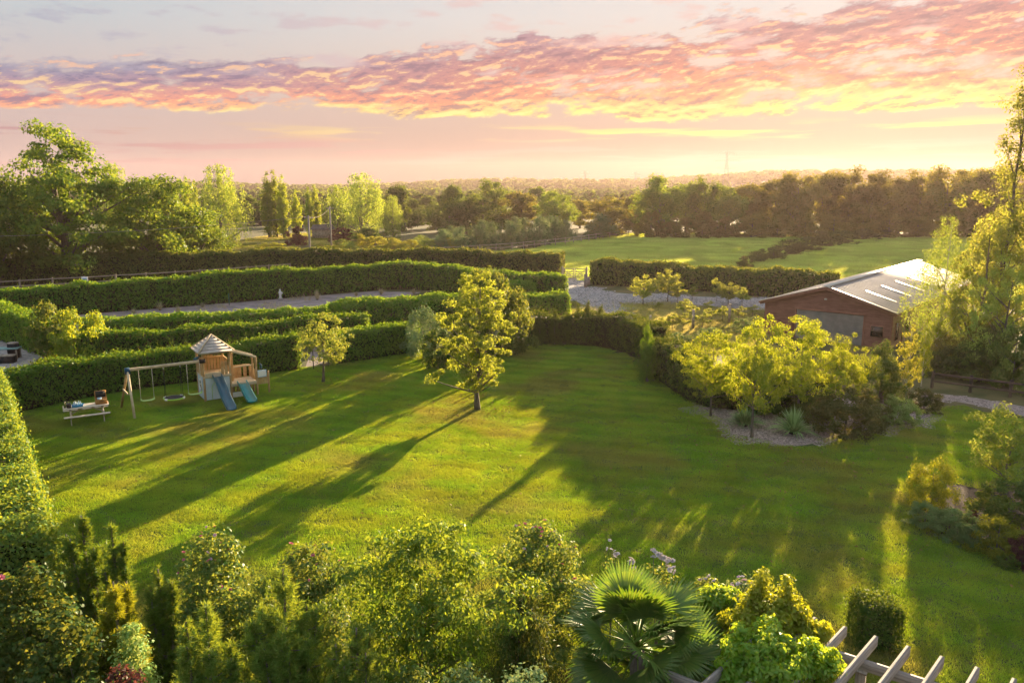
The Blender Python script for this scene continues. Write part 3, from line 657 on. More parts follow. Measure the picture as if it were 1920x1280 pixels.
for i, (px, top, hw, d) in enumerate([(440,382,24,205),(462,370,26,215),(486,378,24,200),(515,384,26,205),(545,376,24,215),(572,384,24,200),(600,374,26,218),(628,380,24,205),(655,386,24,200),(700,378,26,215),(728,384,24,205),(765,374,22,225),(812,380,24,215),(785,398,20,200)]):
    plant_px(['row_c', 'dark_round', 'row_a'][i % 3], 'belt_tree', ORD[i]+' tree from the left in the dark belt behind the poplars', 'tree', px, top, hw, d=d, group='dark belt behind the poplars', mat='dark')

def far_woods():
    """far wooded country between the fields and the hills"""
    rng = np.random.default_rng(77)
    lump = G(); n = 44; d = unit(rng.normal(size=(n, 3))); d[:, 2] = np.abs(d[:, 2])*.95
    base = d*np.array([1, 1, .95])
    for nm, dist, cnt, hgt, wid, fields in (('far_wood', (235, 400), 330, (5.0, 7.0), 6.0, 0), ('far_wood', (410, 620), 800, (5.0, 7.5), 7.5, 0), ('far_wood', (620, 900), 1100, (4.5, 7), 9.0, 0), ('far_wood', (900, 1240), 1500, (4, 6.5), 11.0, 0)):
        g = G(); az = np.radians(rng.uniform(-38, 36, cnt)); r = rng.uniform(*dist, cnt)
        # trees gather in hedgerow lines: quantise the distance
        r = dist[0]+np.round((r-dist[0])/(dist[1]-dist[0])*5)/5*(dist[1]-dist[0])+rng.normal(size=cnt)*wid*.6
        x = np.sin(az)*r/np.cos(az); y = r
        if dist[0] < 300:
            k = ((x < 35) | (y > 260)); x, y, cntk = x[k], y[k], k.sum()
        cntk = len(x); h = rng.uniform(*hgt, cntk); w = wid*rng.uniform(.6, 1.3, cntk)
        gz = np.zeros(cntk)
        if dist[0] >= 600:
            a = np.degrees(np.arctan2(x, y)); rr = np.hypot(x, y); pk = 10+3*np.sin(a*.13+1)+2.5*np.sin(a*.31+2)+np.where(a > 2, (a-2)*.85, 0)*np.exp(-((a-22)/26.)**2)
            gz = pk*np.interp(rr*np.cos(np.radians(a)*.75), [620, 800, 980, 1130, 1230, 1300], [0, .4, .8, 1, .6, 0])-2
        for s in range(2):
            pts = base[None]*np.stack([w*.5, w*.5, h], 1)[:, None]*(.8+.3*rng.random((cntk, n, 1)))+np.stack([x, y, gz], 1)[:, None]
            nr = base[None]+rng.normal(size=pts.shape)*.35
            g.leaves(pts.reshape(-1, 3), np.repeat(w, n)*.42, nr.reshape(-1, 3), rng.normal(size=(cntk*n, 3)), aspect=.8, fold=.1)
        tag(obj(nm, g, M['dark']), kind='stuff')
far_woods()

# ------------------------------------------------------------------ hedges
def hedge(name, label, pts, width, height, leaf, dens, mat, seed, sprig=0.0, sprig_h=.35, bulge=.08, side='left', core=True, aspect=.5, round_=.0, rough=.10, group=None, cat='hedge', kind_aspect=None):
    """clipped hedge along pts (one foot line); width grows to one side; height number or list"""
    rng = np.random.default_rng(seed); A = np.array(pts, float)
    seg = np.linalg.norm(np.diff(A, axis=0), axis=1); cum = np.concatenate([[0], np.cumsum(seg)]); L = cum[-1]
    Hh = np.broadcast_to(np.asarray(height, float), (len(A),))
    org = A[0].copy()
    tan = np.gradient(A, axis=0); tan = unit(tan); nor = np.stack([-tan[:, 1], tan[:, 0]], 1)*(1 if side == 'left' else -1)
    ph = rng.random(6)*6.28
    def at(s):
        x = np.interp(s, cum, A[:, 0])-org[0]; y = np.interp(s, cum, A[:, 1])-org[1]
        n = np.stack([np.interp(s, cum, nor[:, 0]), np.interp(s, cum, nor[:, 1])], -1); n = unit(n)
        h = np.interp(s, cum, Hh)+bulge*(np.sin(s*1.1+ph[0])*.5+np.sin(s*2.7+ph[1])*.35+np.sin(s*.37+ph[2])*.6)
        return np.stack([x, y], -1), n, h
    hm = float(Hh.mean()); t = thing(name, label, cat, (org[0], org[1], 0), group=group)
    g = G()
    # face, back and top
    parts = (('f', hm, 1.0), ('t', width, 1.2), ('b', hm, .55), ('e0', width*hm/L, 1.0), ('e1', width*hm/L, 1.0))
    for nm, ext, dm in parts:
        n = int(L*ext*dens*dm)
        if n < 1: continue
        s = rng.random(n)*L; w = rng.random(n)
        if nm == 'e0': s[:] = 0
        if nm == 'e1': s[:] = L
        p, no, h = at(s)
        depth = rng.exponential(.06, n)-rng.exponential(rough*.4, n)
        wob = (np.sin(s*1.9+ph[3])+np.sin(s*4.3+w*5+ph[4]))*.05
        if nm in 'fb':
            z = w*h; rr = round_*np.clip((w-.55)/.45, 0, 1)**2
            off = depth+wob+rr if nm == 'f' else width-depth-wob-rr
            q = np.concatenate([p+no*off[:, None], z[:, None]], 1); out = np.concatenate([no*(-1 if nm == 'f' else 1), np.full((n, 1), .25)], 1)
        elif nm == 't':
            rr = round_*np.abs(2*w-1)**3
            q = np.concatenate([p+no*(w*width)[:, None], (h-depth-rr-wob)[:, None]], 1); out = np.concatenate([no*(w-.5)[:, None]*.6, np.ones((n, 1))], 1)
        else:
            z = rng.random(n)*h; tg = np.array([no[0][1], -no[0][0]])*(1 if side == 'left' else -1); sg = -1 if nm == 'e0' else 1
            q = np.concatenate([p+no*(w*width)[:, None]-tg*sg*depth[:, None], z[:, None]], 1); out = np.tile(np.append(tg*sg, .2), (n, 1))
        if nm in 'fb':                                              # the foot of a hedge is thin and woody
            kp = (q[:, 2] > .34) | (rng.random(n) < .12+q[:, 2]*2.0); q, out = q[kp], out[kp]; n = len(q)
        nr = rng.normal(size=q.shape)*.75+out*1.0
        ax = rng.normal(size=q.shape)*.7+np.array([0, 0, .5])
        g.leaves(q, leaf*(.6+.8*rng.random(n)), nr, ax, aspect=aspect, fold=.12)
    if sprig:
        n = int(L*sprig); s = rng.random(n)*L; w = rng.random(n); p, no, h = at(s); m = 9
        hh = sprig_h*(.25+rng.random(n)**2.0)
        K = np.repeat(np.concatenate([p+no*(w*width)[:, None], h[:, None]], 1), m, 0); f = np.tile(np.linspace(.0, 1, m), n)
        K[:, 2] += f*np.repeat(hh, m); K[:, :2] += rng.normal(size=(n*m, 2))*(.22*(1-f)*np.repeat(hh, m))[:, None]+rng.normal(size=(n*m, 2))*.015
        g.leaves(K, leaf*(.95-.5*f), rng.normal(size=K.shape), rng.normal(size=K.shape)*.5+np.array([0, 0, 1.]), aspect=aspect*.8)
    obj('foliage', g, M[mat], parent=t)
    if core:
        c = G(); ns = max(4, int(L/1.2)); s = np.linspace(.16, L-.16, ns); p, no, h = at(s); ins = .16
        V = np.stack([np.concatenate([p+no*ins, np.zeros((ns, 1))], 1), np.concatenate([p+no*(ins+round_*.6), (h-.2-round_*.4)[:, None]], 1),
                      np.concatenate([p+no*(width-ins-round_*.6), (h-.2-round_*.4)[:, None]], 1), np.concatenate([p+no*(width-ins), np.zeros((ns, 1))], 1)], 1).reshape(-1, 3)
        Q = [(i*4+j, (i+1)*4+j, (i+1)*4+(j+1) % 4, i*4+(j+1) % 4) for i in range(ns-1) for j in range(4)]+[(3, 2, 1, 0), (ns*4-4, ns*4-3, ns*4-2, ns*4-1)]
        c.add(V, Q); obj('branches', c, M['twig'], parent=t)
    return t

def line(pix, n=6):
    """foot line through photograph pixels, smoothed"""
    pts = [np.array(P(*q)) for q in pix]
    if len(pts) < 3: return pts
    out = []; N = len(pts)
    for i in range(N-1):
        p0, p1, p2, p3 = pts[max(i-1, 0)], pts[i], pts[i+1], pts[min(i+2, N-1)]
        for s in np.arange(n)/n: out.append(.5*((2*p1)+(-p0+p2)*s+(2*p0-5*p1+4*p2-p3)*s*s+(-p0+3*p1-3*p2+p3)*s**3))
    return out+[pts[-1]]

hedge('clipped_hedge', 'long clipped hedge behind the picnic table and the play tower', line([(38,774),(180,744),(300,725),(430,710),(566,693)]), 1.2, [1.72]*6+[1.78]*6+[1.72]*6+[1.8]*7, .13, 430, 'hedge', 51, sprig=9, sprig_h=.5, aspect=.45, bulge=.15)
hedge('clipped_hedge', 'short clipped hedge between the apple tree and the grey shrub', line([(630,684),(700,673),(790,660)]), 1.1, 1.78, .13, 430, 'hedge', 52, sprig=5, sprig_h=.3, aspect=.45, bulge=.1)
hedge('clipped_hedge', 'middle hedge strip just behind the play tower hedge', line([(150,688),(400,664),(560,651),(694,640)]), 1.2, 1.65, .16, 260, 'hedge', 53, sprig=6, sprig_h=.4, aspect=.45, bulge=.16)
hedge('clipped_hedge', 'low rounded hedge along the near edge of the grit arena, left of the gap', line([(150,634),(300,624),(460,614),(626,604)]), 1.9, 1.05, .16, 230, 'hedge', 54, round_=.35, aspect=.45)
hedge('clipped_hedge', 'bulky rounded hedge right of the gap on the near edge of the arena', line([(640,624),(720,615),(835,603),(935,594)]), 2.4, 1.9, .17, 230, 'hedge', 55, round_=.5, bulge=.16, aspect=.45)
hedge('clipped_hedge', 'tall horseshoe hedge closing the back of the grit arena', line([(-130,613),(0,602),(160,589),(430,568),(600,553),(700,545),(760,542),(830,548),(920,560),(1046,574)]), 1.5, [2.0]*6+[2.15]*6+[2.4]*6+[2.5]*6+[2.4]*31, .21, 150, 'hedge', 56, sprig=3, sprig_h=.4, aspect=.45, bulge=.15)
hedge('clipped_hedge', 'hedge end in shade beside the drive, in front of the horseshoe hedge', line([(955,598),(1010,596),(1068,594)]), 2.0, 1.6, .2, 200, 'hedge', 57, sprig=3, sprig_h=.3, aspect=.45)
hedge('clipped_hedge', 'small domed hedge behind the dark tree near the drive', line([(962,574),(1005,572)]), 2.0, 1.9, .2, 190, 'hedge', 58, round_=.6, aspect=.45)
hedge('clipped_hedge', 'cross hedge at the left, running from the yard to the arena', line([(-60,622),(0,640),(60,662),(95,675)]), 1.4, 2.1, .16, 230, 'hedge', 59, sprig=4, sprig_h=.3, side='left', aspect=.45)
BT = [np.array(P(q[0]-9, q[1], 2.5)) for q in ((8, 690), (62, 850), (104, 1000))]
hedge('beech_hedge', 'thick sunlit beech hedge running down the left edge of the lawn', BT, 3.6, 2.5, .088, 820, 'beech', 60, sprig=3, sprig_h=.15, side='right', aspect=.6, rough=.12)
hedge('conifer_hedge', 'dark curved conifer hedge with ragged spires at the back of the lawn', line([(985,646),(1060,647),(1130,652),(1175,664),(1205,684)]), 1.5, [2.0]*25, .15, 300, 'conifer', 61, sprig=12, sprig_h=1.5, bulge=.25, aspect=.32)
hedge('conifer_hedge', 'dark conifer hedge sloping down behind the cherry trees', line([(1212,700),(1250,728),(1300,758),(1390,772),(1560,775)]), 1.4, [2.2]*6+[1.9]*6+[1.6]*13, .15, 280, 'conifer', 62, sprig=6, sprig_h=.6, bulge=.25, aspect=.32)
hedge('field_hedge', 'long field hedge with a lit top running left from the gate', line([(-120,536),(100,533),(350,521),(600,514),(800,515),(1048,523)]), 2.6, 2.7, .26, 95, 'fieldhedge', 63, sprig=2, sprig_h=.4, bulge=.2, round_=.3)
hedge('field_hedge', 'brownish field hedge running right from the gate behind the young trees', line([(1106,534),(1250,541),(1400,554),(1560,566)]), 2.4, 2.35, .26, 95, 'fieldhedge', 64, sprig=3, sprig_h=.4, bulge=.2, round_=.3)
# ------------------------------------------------------------------ garden trees and shrubs
plant_px('maple', 'maple_tree', 'slender yellowing maple standing alone in the middle of the lawn', 'tree', 893, 513, 72, base=768, rz=.2)
plant_px('apple', 'apple_tree', 'small open apple tree beside the gap in the clipped hedge', 'tree', 600, 590, 52, base=716, rz=1.0)
plant_px('dark_round', 'purple_tree', 'dark leafy tree close behind the yellowing maple', 'tree', 912, 510, 52, d=46.0, mat='shrub')
plant_px('bush_b', 'dark_shrub', 'dark shrub with lit right edge between the maple and the conifer hedge', 'shrub', 968, 548, 42, d=47.5, mat='shrub')
plant_px('scrub', 'grey_shrub', 'silvery upright shrub at the end of the short clipped hedge', 'shrub', 792, 572, 42, base=672, mat='greywillow')
plant_px('bush', 'dark_shrub', 'low dark round shrub at the foot of the silvery shrub', 'shrub', 820, 618, 30, base=690, mat='dark')
plant_px('bush_b', 'laurel_shrub', 'tall lit laurel beside the cross hedge, leftmost of three', 'shrub', 88, 573, 42, d=44.5, mat='shrub')
plant_px('bush_b', 'laurel_shrub', 'middle laurel of three behind the long clipped hedge', 'shrub', 132, 586, 40, d=43.5, mat='cherry')
plant_px('bush_b', 'laurel_shrub', 'rightmost laurel of three, ending above the hedge strips', 'shrub', 178, 590, 28, d=45.0, mat='cherry')
plant_px('conifer', 'column_conifer', 'tall green conifer marking the bend of the conifer hedge', 'tree', 1216, 603, 22, base=716, mat='hedge')
plant_px('conifer', 'column_conifer', 'slim conifer spire rising from the curved hedge by the drive', 'tree', 1128, 568, 15, d=50, mat='conifer')
plant_px('conifer', 'column_conifer', 'thin conifer spire at the left part of the curved hedge', 'tree', 1083, 566, 10, d=50.5, mat='conifer')
for i, (px, top, hw) in enumerate([(1012,588,15),(1040,574,13),(1062,582,16),(1103,560,14),(1148,584,14),(1172,592,15),(1190,602,13)]):
    plant_px('conifer', 'conifer_spire', ORD[i]+' ragged spire from the left along the curved conifer hedge', 'tree', px, top, hw, d=49.6-.25*max(0, i-3), group='spires of the conifer hedge', mat='conifer')
# bed on the right
for i, (key, px, base, top, hw, lab) in enumerate([
        ('cherry', 1340, 780, 618, 62, 'leftmost cherry tree of the gravel bed'), ('cherry_b', 1424, 820, 580, 78, 'tallest cherry tree, nearest the lawn in the gravel bed'),
        ('cherry', 1510, 788, 594, 76, 'cherry tree behind the right strappy plant'), ('cherry_b', 1585, 775, 618, 58, 'rightmost cherry tree, beside the dark conifer')]):
    plant_px(key, 'cherry_tree', lab, 'tree', px, top, hw, base=base, group='cherry trees in the gravel bed')
plant_px('conifer', 'spreading_conifer', 'dark feathery conifer between the cherry trees and the little birch', 'tree', 1660, 632, 48, d=36.0)
plant_px('small_birch', 'young_birch', 'little golden birch in front of the barn side wall', 'tree', 1712, 610, 26, d=36.5, rz=.5)
plant_px('small_birch', 'young_birch', 'second thin young birch with green top right of the golden one', 'tree', 1740, 600, 16, d=39.0, rz=2.5, mat='cherry')
for key, px, base, top, hw, lab, mt in [
        ('fine_bush', 1592, 815, 728, 66, 'broad brown green shrub at the right end of the gravel bed', 'brownshrub'),
        ('fine_bush', 1530, 790, 718, 40, 'dark shrub behind the right strappy plant', 'dark'),
        ('fine_bush', 1450, 775, 715, 52, 'dark shrub under the cherry trees', 'dark'),
        ('fine_bush', 1690, 796, 742, 38, 'pale variegated round shrub on the gravel bed', 'varieg'),
        ('fine_bush', 1736, 772, 726, 34, 'dull green mound beside the garden path', 'brownshrub'),
        ('fine_bush', 1640, 800, 745, 34, 'small dark shrub left of the variegated one', 'brownshrub'),
        ('upright_bush', 1752, 955, 868, 50, 'golden conifer bush at the corner of the planting bed', 'goldcon'),
        ('fine_bush', 1738, 985, 940, 36, 'lavender mound at the left tip of the planting bed', 'lavender'),
        ('fine_bush', 1785, 1005, 948, 40, 'lavender mound in the middle of the bed edge', 'lavender'),
        ('fine_bush', 1825, 1022, 962, 36, 'lavender mound next to the low golden shrub', 'lavender'),
        ('fine_bush', 1876, 1040, 966, 50, 'low spreading golden shrub on the bed edge', 'goldcon'),
        ('fine_bush', 1822, 984, 956, 15, 'little red leaved plant between lavender and golden shrub', 'maroon'),
        ('bush', 1900, 985, 900, 60, 'dark green shrub under the small tree at the right edge', 'shrub'),
        ('fine_bush', 1925, 1062, 1000, 34, 'dark maroon shrub at the right edge of the picture', 'maroon'),
        ('fine_bush', 1890, 1064, 1036, 24, 'low leafy clump at the rim of the planting bed', 'shrub')]:
    plant_px(key, 'garden_shrub', lab, 'shrub', px, top, hw, base=base, mat=mt)
plant_px('apple', 'small_tree', 'small loose tree at the right edge reaching over the lawn', 'tree', 1905, 765, 78, base=940, rz=2.6, mat='apple')
# right edge trees
plant_px('birch', 'birch_tree', 'tall weeping birch with white stem beside the barn roof', 'tree', 1784, 398, 58, d=46.0, rz=.7)
plant_px('alder_tall', 'tall_tree', 'tallest tree on the right edge with a thin reddish top', 'tree', 1932, 100, 92, d=46, rz=1.1)
plant_px('edge_broad', 'edge_tree', 'broad tree between the weeping birch and the right edge', 'tree', 1864, 385, 76, d=44, rz=.3)
plant_px('edge_broad', 'edge_tree', 'low spreading tree under the tallest one', 'tree', 1900, 480, 70, d=40, rz=2.3, mat='willow')
for i, (px, base, top, hw, mt) in enumerate([(1752,700,655,30,'shrub'),(1790,708,650,34,'brownshrub'),(1826,712,640,38,'shrub'),(1868,716,620,44,'brownshrub'),(1912,728,610,48,'shrub'),(1775,690,630,30,'row'),(1850,700,590,40,'row')]):
    plant_px(['bush', 'bush_b'][i % 2], 'wild_bush', ORD[i]+' bush of the tangle behind the right hand rail fence', 'bush', px, top, hw, base=base, group='tangle behind the rail fence', mat=mt)
# young trees on the dry grass by the drive
for i, (px, base, top, hw, key) in enumerate([(1208,572,513,26,'orchard'),(1254,566,502,26,'orchard'),(1272,570,532,14,'sapling'),(1300,562,534,9,'sapling'),(1346,566,518,10,'sapling'),(1368,572,528,20,'orchard'),(1393,576,536,15,'sapling'),
        (1236,583,564,7,'sapling'),(1284,592,557,15,'sapling'),(1330,585,562,9,'sapling'),(1238,626,592,14,'sapling'),(1262,620,584,15,'sapling'),(1282,620,583,16,'sapling'),(1318,614,584,15,'sapling'),(1334,606,576,13,'sapling'),(1356,602,571,14,'sapling'),(1386,602,572,13,'sapling'),(1412,594,570,12,'sapling'),(1300,600,566,10,'sapling')]):
    plant_px(key, 'young_tree', ORD[i]+' young tree from the gate among those planted on the dry grass', 'tree', px, top, hw, base=base, group='young trees on the dry grass')
for i, (px, base, top, hw) in enumerate([(1262,648,622,28),(1300,652,626,28),(1335,640,612,26),(1240,655,632,20),(1395,625,596,26),(1415,612,592,18)]):
    plant_px('fine_bush', 'weed_clump', ORD[i]+' rough weed clump along the low edge of the dry grass', 'weeds', px, top, hw, base=base, group='weed clumps by the dry grass', mat='lavender')

# ------------------------------------------------------------------ fences, gates, poles
UNIT = G().box((0, 0, 0), (1, 1, 1))
def unit_mesh(name, mat): return UNIT.mesh(name, M[mat])
def block(name, me, parent, c, s, rz=0.0, rot=None):
    """one straight piece: the shared unit block, scaled"""
    o = obj(name, me, parent=parent, loc=c); o.scale = s; o.rotation_euler = rot if rot else (0, 0, rz)
    return o
def span(name, me, parent, p, q, w, h):
    """unit block stretched from p to q, h tall, w thick"""
    p, q = Vector(p), Vector(q); d = q-p
    o = obj(name, me, parent=parent, loc=(p+q)/2); o.scale = (d.length, w, h)
    o.rotation_euler = (0, -math.asin(d.z/d.length), math.atan2(d.y, d.x)); return o
def rail_fence(name, label, pts, gap, h, rails, mat, pw=.12, rh=.10, cat='fence'):
    pts = [Vector((*p, 0)) for p in pts]; o0 = pts[0].copy(); t = thing(name, label, cat, o0)
    pm, rm = unit_mesh('post', mat), unit_mesh('rail', mat); rng = random.Random(len(pts)+int(h*10))
    nodes = []
    for a, b in zip(pts[:-1], pts[1:]):
        n = max(1, round((b-a).length/gap)); nodes += [a.lerp(b, i/n)-o0 for i in range(n)]
    nodes.append(pts[-1]-o0)
    for v in nodes: block('post', pm, t, (v.x, v.y, h/2), (pw, pw, h*(1+rng.uniform(-.03, .05))), rot=(rng.uniform(-.02, .02), rng.uniform(-.02, .02), rng.uniform(-.1, .1)))
    for a, b in zip(nodes[:-1], nodes[1:]):
        for z in rails: span('rail', rm, t, (a.x, a.y-pw*.62, z+rng.uniform(-.015, .015)), (b.x, b.y-pw*.62, z+rng.uniform(-.015, .015)), .05, rh)
    return t
M['darkfence'] = solid('dark_fence_timber', (.07,.055,.04), (.12,.095,.07), 5, .9)
left_fence = [P(-90, 560), P(160, 545), P(330, 534), P(545, 517)]
rail_fence('rail_fence', 'grey timber rail fence running under the oaks behind the horseshoe hedge', left_fence, 2.6, 1.42, (.8, 1.3), 'fencewood')
rail_fence('paddock_fence', 'pale post and rail fence climbing past the willow thicket to the woodland', [P(800, 481), P(960, 470), P(1060, 459), P(1200, 438.5)], 3.2, 1.25, (.6, 1.12), 'palewood', pw=.13, rh=.10)
rail_fence('rail_fence', 'low two rail timber fence behind the garden path on the right', [P(1747, 727), P(1893, 745), P(2010, 762)], 2.1, .86, (.35, .74), 'darkfence', pw=.11, rh=.10)
rail_fence('wire_fence', 'thin line of posts along the pale far field', [P(484, 470), P(560, 460)], 3.0, 1.1, (1.0,), 'fencewood', pw=.1, rh=.04)
x, y = P(163, 545); n_ = thing('fence_sign', 'small white and blue notice fixed to the timber rail fence', 'sign', (x, y-.2, .98))
obj('board', G().box((0, 0, .15), (.62, .03, .46)), solid('sign_white', (.75, .78, .8)), n_)
obj('panel', G().box((0, -.02, .12), (.40, .012, .22)), solid('sign_blue', (.10, .25, .45)), n_)

def field_gate():
    a, b = Vector((*P(1054, 523.5), 0)), Vector((*P(1100, 525), 0)); d = b-a; L = d.length
    t = thing('field_gate', 'pair of five bar timber gates closing the gap between the field hedges', 'gate', a, math.atan2(d.y, d.x))
    pm, rm = unit_mesh('gate_post', 'oldwood'), unit_mesh('bar', 'oldwood')
    for x in (0, L): block('gate_post', pm, t, (x, 0, .7), (.14, .14, 1.4))
    for x0, x1 in ((.09, L/2-.04), (L/2+.04, L-.09)):
        for z in (.18, .40, .62, .86, 1.16): span('bar', rm, t, (x0, 0, z), (x1, 0, z), .04, .075)
        for x in (x0+.03, x1-.03): block('stile', rm, t, (x, -.003, .68), (.07, .06, 1.16))
        span('brace', rm, t, (x0, -.045, .22), (x1, -.045, 1.12), .03, .06); span('brace', rm, t, (x0, -.08, 1.12), (x1, -.08, .22), .03, .06)
field_gate()
for i, (px, base, top, lab) in enumerate([(1098, 539, 516, 'pale square stone post at the right of the field gate'), (1103, 534, 520, 'shorter stone post tucked against the right field hedge')]):
    x, y = P(px, base); _, h = at_dist(px, top, y)
    t = thing('gate_stone', lab, 'post', (x, y, 0)); obj('shaft', G().box((0, 0, h/2), (.3, .3, h)), M['pathgrit'], t); obj('cap', G().box((0, 0, h+.03), (.36, .36, .06)), M['pathgrit'], t)
rail_fence('white_rail', 'short white rail at the end of the left field hedge by the gate', [P(1022, 530), P(1052, 531)], 1.4, .8, (.7,), 'palewood')
for i, (px, base, top, lab) in enumerate([(1219, 611, 592, 'short dark timber post left of the young trees'), (1299, 617, 581, 'tallest timber post standing among the young trees'), (1367, 605, 570, 'timber post near the roller door side of the young trees')]):
    x, y = P(px, base); _, h = at_dist(px, top, y)
    t = thing('timber_post', lab, 'post', (x, y, 0)); obj('shaft', G().box((0, 0, h/2), (.16, .16, h)), M['fencewood'], t); obj('post_top', G().box((0, 0, h+.012), (.17, .17, .024)), M['fencewood'], t)

def pole(label, px, base, top, r):
    x, y = P(px, base); _, h = at_dist(px, top, y); t = thing('telegraph_pole', label, 'pole', (x, y, 0))
    obj('shaft', G().tube([(0, 0, 0), (0, 0, h*.5), (0, 0, h)], [r, r*.85, r*.68], 8), M['polewood'], t, smooth=True)
    g = G(); g.bar((-.5, 0, h-.3), (.5, 0, h-.3), .08, .1); obj('crossarm', g, M['polewood'], t)
    for s in (-.42, .42): obj('insulator', G().lathe([(0, 0), (.05, .01), (.07, .09), (.03, .13), (0, .14)], 8, (s, 0, h-.25)), M['palewood'], t, smooth=True)
    return Vector((x, y, h))
p1 = pole('nearer telegraph pole rising from behind the horseshoe hedge', 583, 506, 404, .15)
p2 = pole('farther telegraph pole beside the large domed willow', 622, 476, 387, .15)
p3 = pole('lone pole at the left end of the woodland row', 1202, 440, 381, .17)
def wire(label, a, b, sag):
    t = np.linspace(0, 1, 24)[:, None]; a, b = np.array(a), np.array(b); pts = a+(b-a)*t; pts[:, 2] -= sag*4*t[:, 0]*(1-t[:, 0])
    tag(obj('overhead_wire', G().tube(pts-a, .018, 4), M['polewood'], loc=a), label, 'wire')
wire('thin wire hanging between the two telegraph poles', p1-Vector((0, 0, .2)), p2-Vector((0, 0, .2)), .5)
wire('thin wire running left from the nearer telegraph pole in front of the oaks', p1-Vector((0, 0, .1)), Vector((-62, 62, p1.z-.4)), .9)

def pylon(label, px, d, top):
    x, H = at_dist(px, top, d); t = thing('pylon', label, 'pylon', (x, d, 0), R_(-18), group='power pylons on the horizon')
    mt = M['pylon']; r = .0009*d*.15; w0, w1 = H*.10, H*.022
    wz = lambda z: w0+(w1-w0)*min(1, z/(H*.72))
    g = G()
    for sx in (-1, 1):
        for sy in (-1, 1): g.tube([(sx*w0, sy*w0, 0), (sx*w1, sy*w1, H*.72), (sx*w1*.6, sy*w1*.6, H)], r*.8, 4)
    obj('tower_leg', g, mt, t)
    b = G(); zs = [0, .2, .36, .49, .59, .67, .74, .81, .88, .94]
    for a, c in zip(zs[:-1], zs[1:]):
        for s in (-1, 1):
            b.tube([(-wz(a*H), s*wz(a*H), a*H), (wz(c*H), s*wz(c*H), c*H)], r*.45, 3); b.tube([(wz(a*H), s*wz(a*H), a*H), (-wz(c*H), s*wz(c*H), c*H)], r*.45, 3)
    tag(obj('lattice', b, mt, t), kind='stuff')
    for z, hw in ((.64, .20), (.80, .25), (.95, .16)):
        a = G(); a.tube([(-H*hw, 0, z*H), (H*hw, 0, z*H)], r*.9, 4); a.tube([(-H*hw, 0, z*H), (-w1, 0, (z+.045)*H)], r*.5, 3); a.tube([(H*hw, 0, z*H), (w1, 0, (z+.045)*H)], r*.5, 3)
        arm = obj('crossarm', a, mt, t)
        for s in (-1, 1): obj('insulator', G().tube([(s*H*hw, 0, z*H), (s*H*hw, 0, z*H-H*.05)], r*.7, 4), mt, arm)
M['pylon'] = solid('galvanised_steel', (.22, .23, .24), metal=.4, rough=.6)
pylon('nearest pylon, behind the woodland row, with three wide crossarms', 1364, 520, 283)
pylon('middle pylon standing left of the woodland row', 1192, 980, 322)
pylon('faint pylon left of the middle one', 1097, 1100, 321)
pylon('faintest and smallest pylon on the horizon', 1052, 1180, 333)

# farm shed far off between the telegraph poles and the willow
x, y = P(606, 447); t = thing('farm_shed', 'low dark roofed shed by the right telegraph pole', 'shed', (x, y, 0), R_(4))
obj('wall', G().box((0, 0, .9), (3.6, 2.6, 1.8)), M['fencewood'], t)
g = G(); g.add([(-2.1,-1.6,1.7),(2.1,-1.6,1.7),(1.8,0,2.6),(-1.8,0,2.6),(2.1,1.6,1.7),(-2.1,1.6,1.7)], [(0,1,2,3),(4,5,3,2)], [(1,4,2),(5,0,3)]); obj('roof', g, solid('slate_roof', (.05,.045,.05), (.08,.07,.075), 3), t)

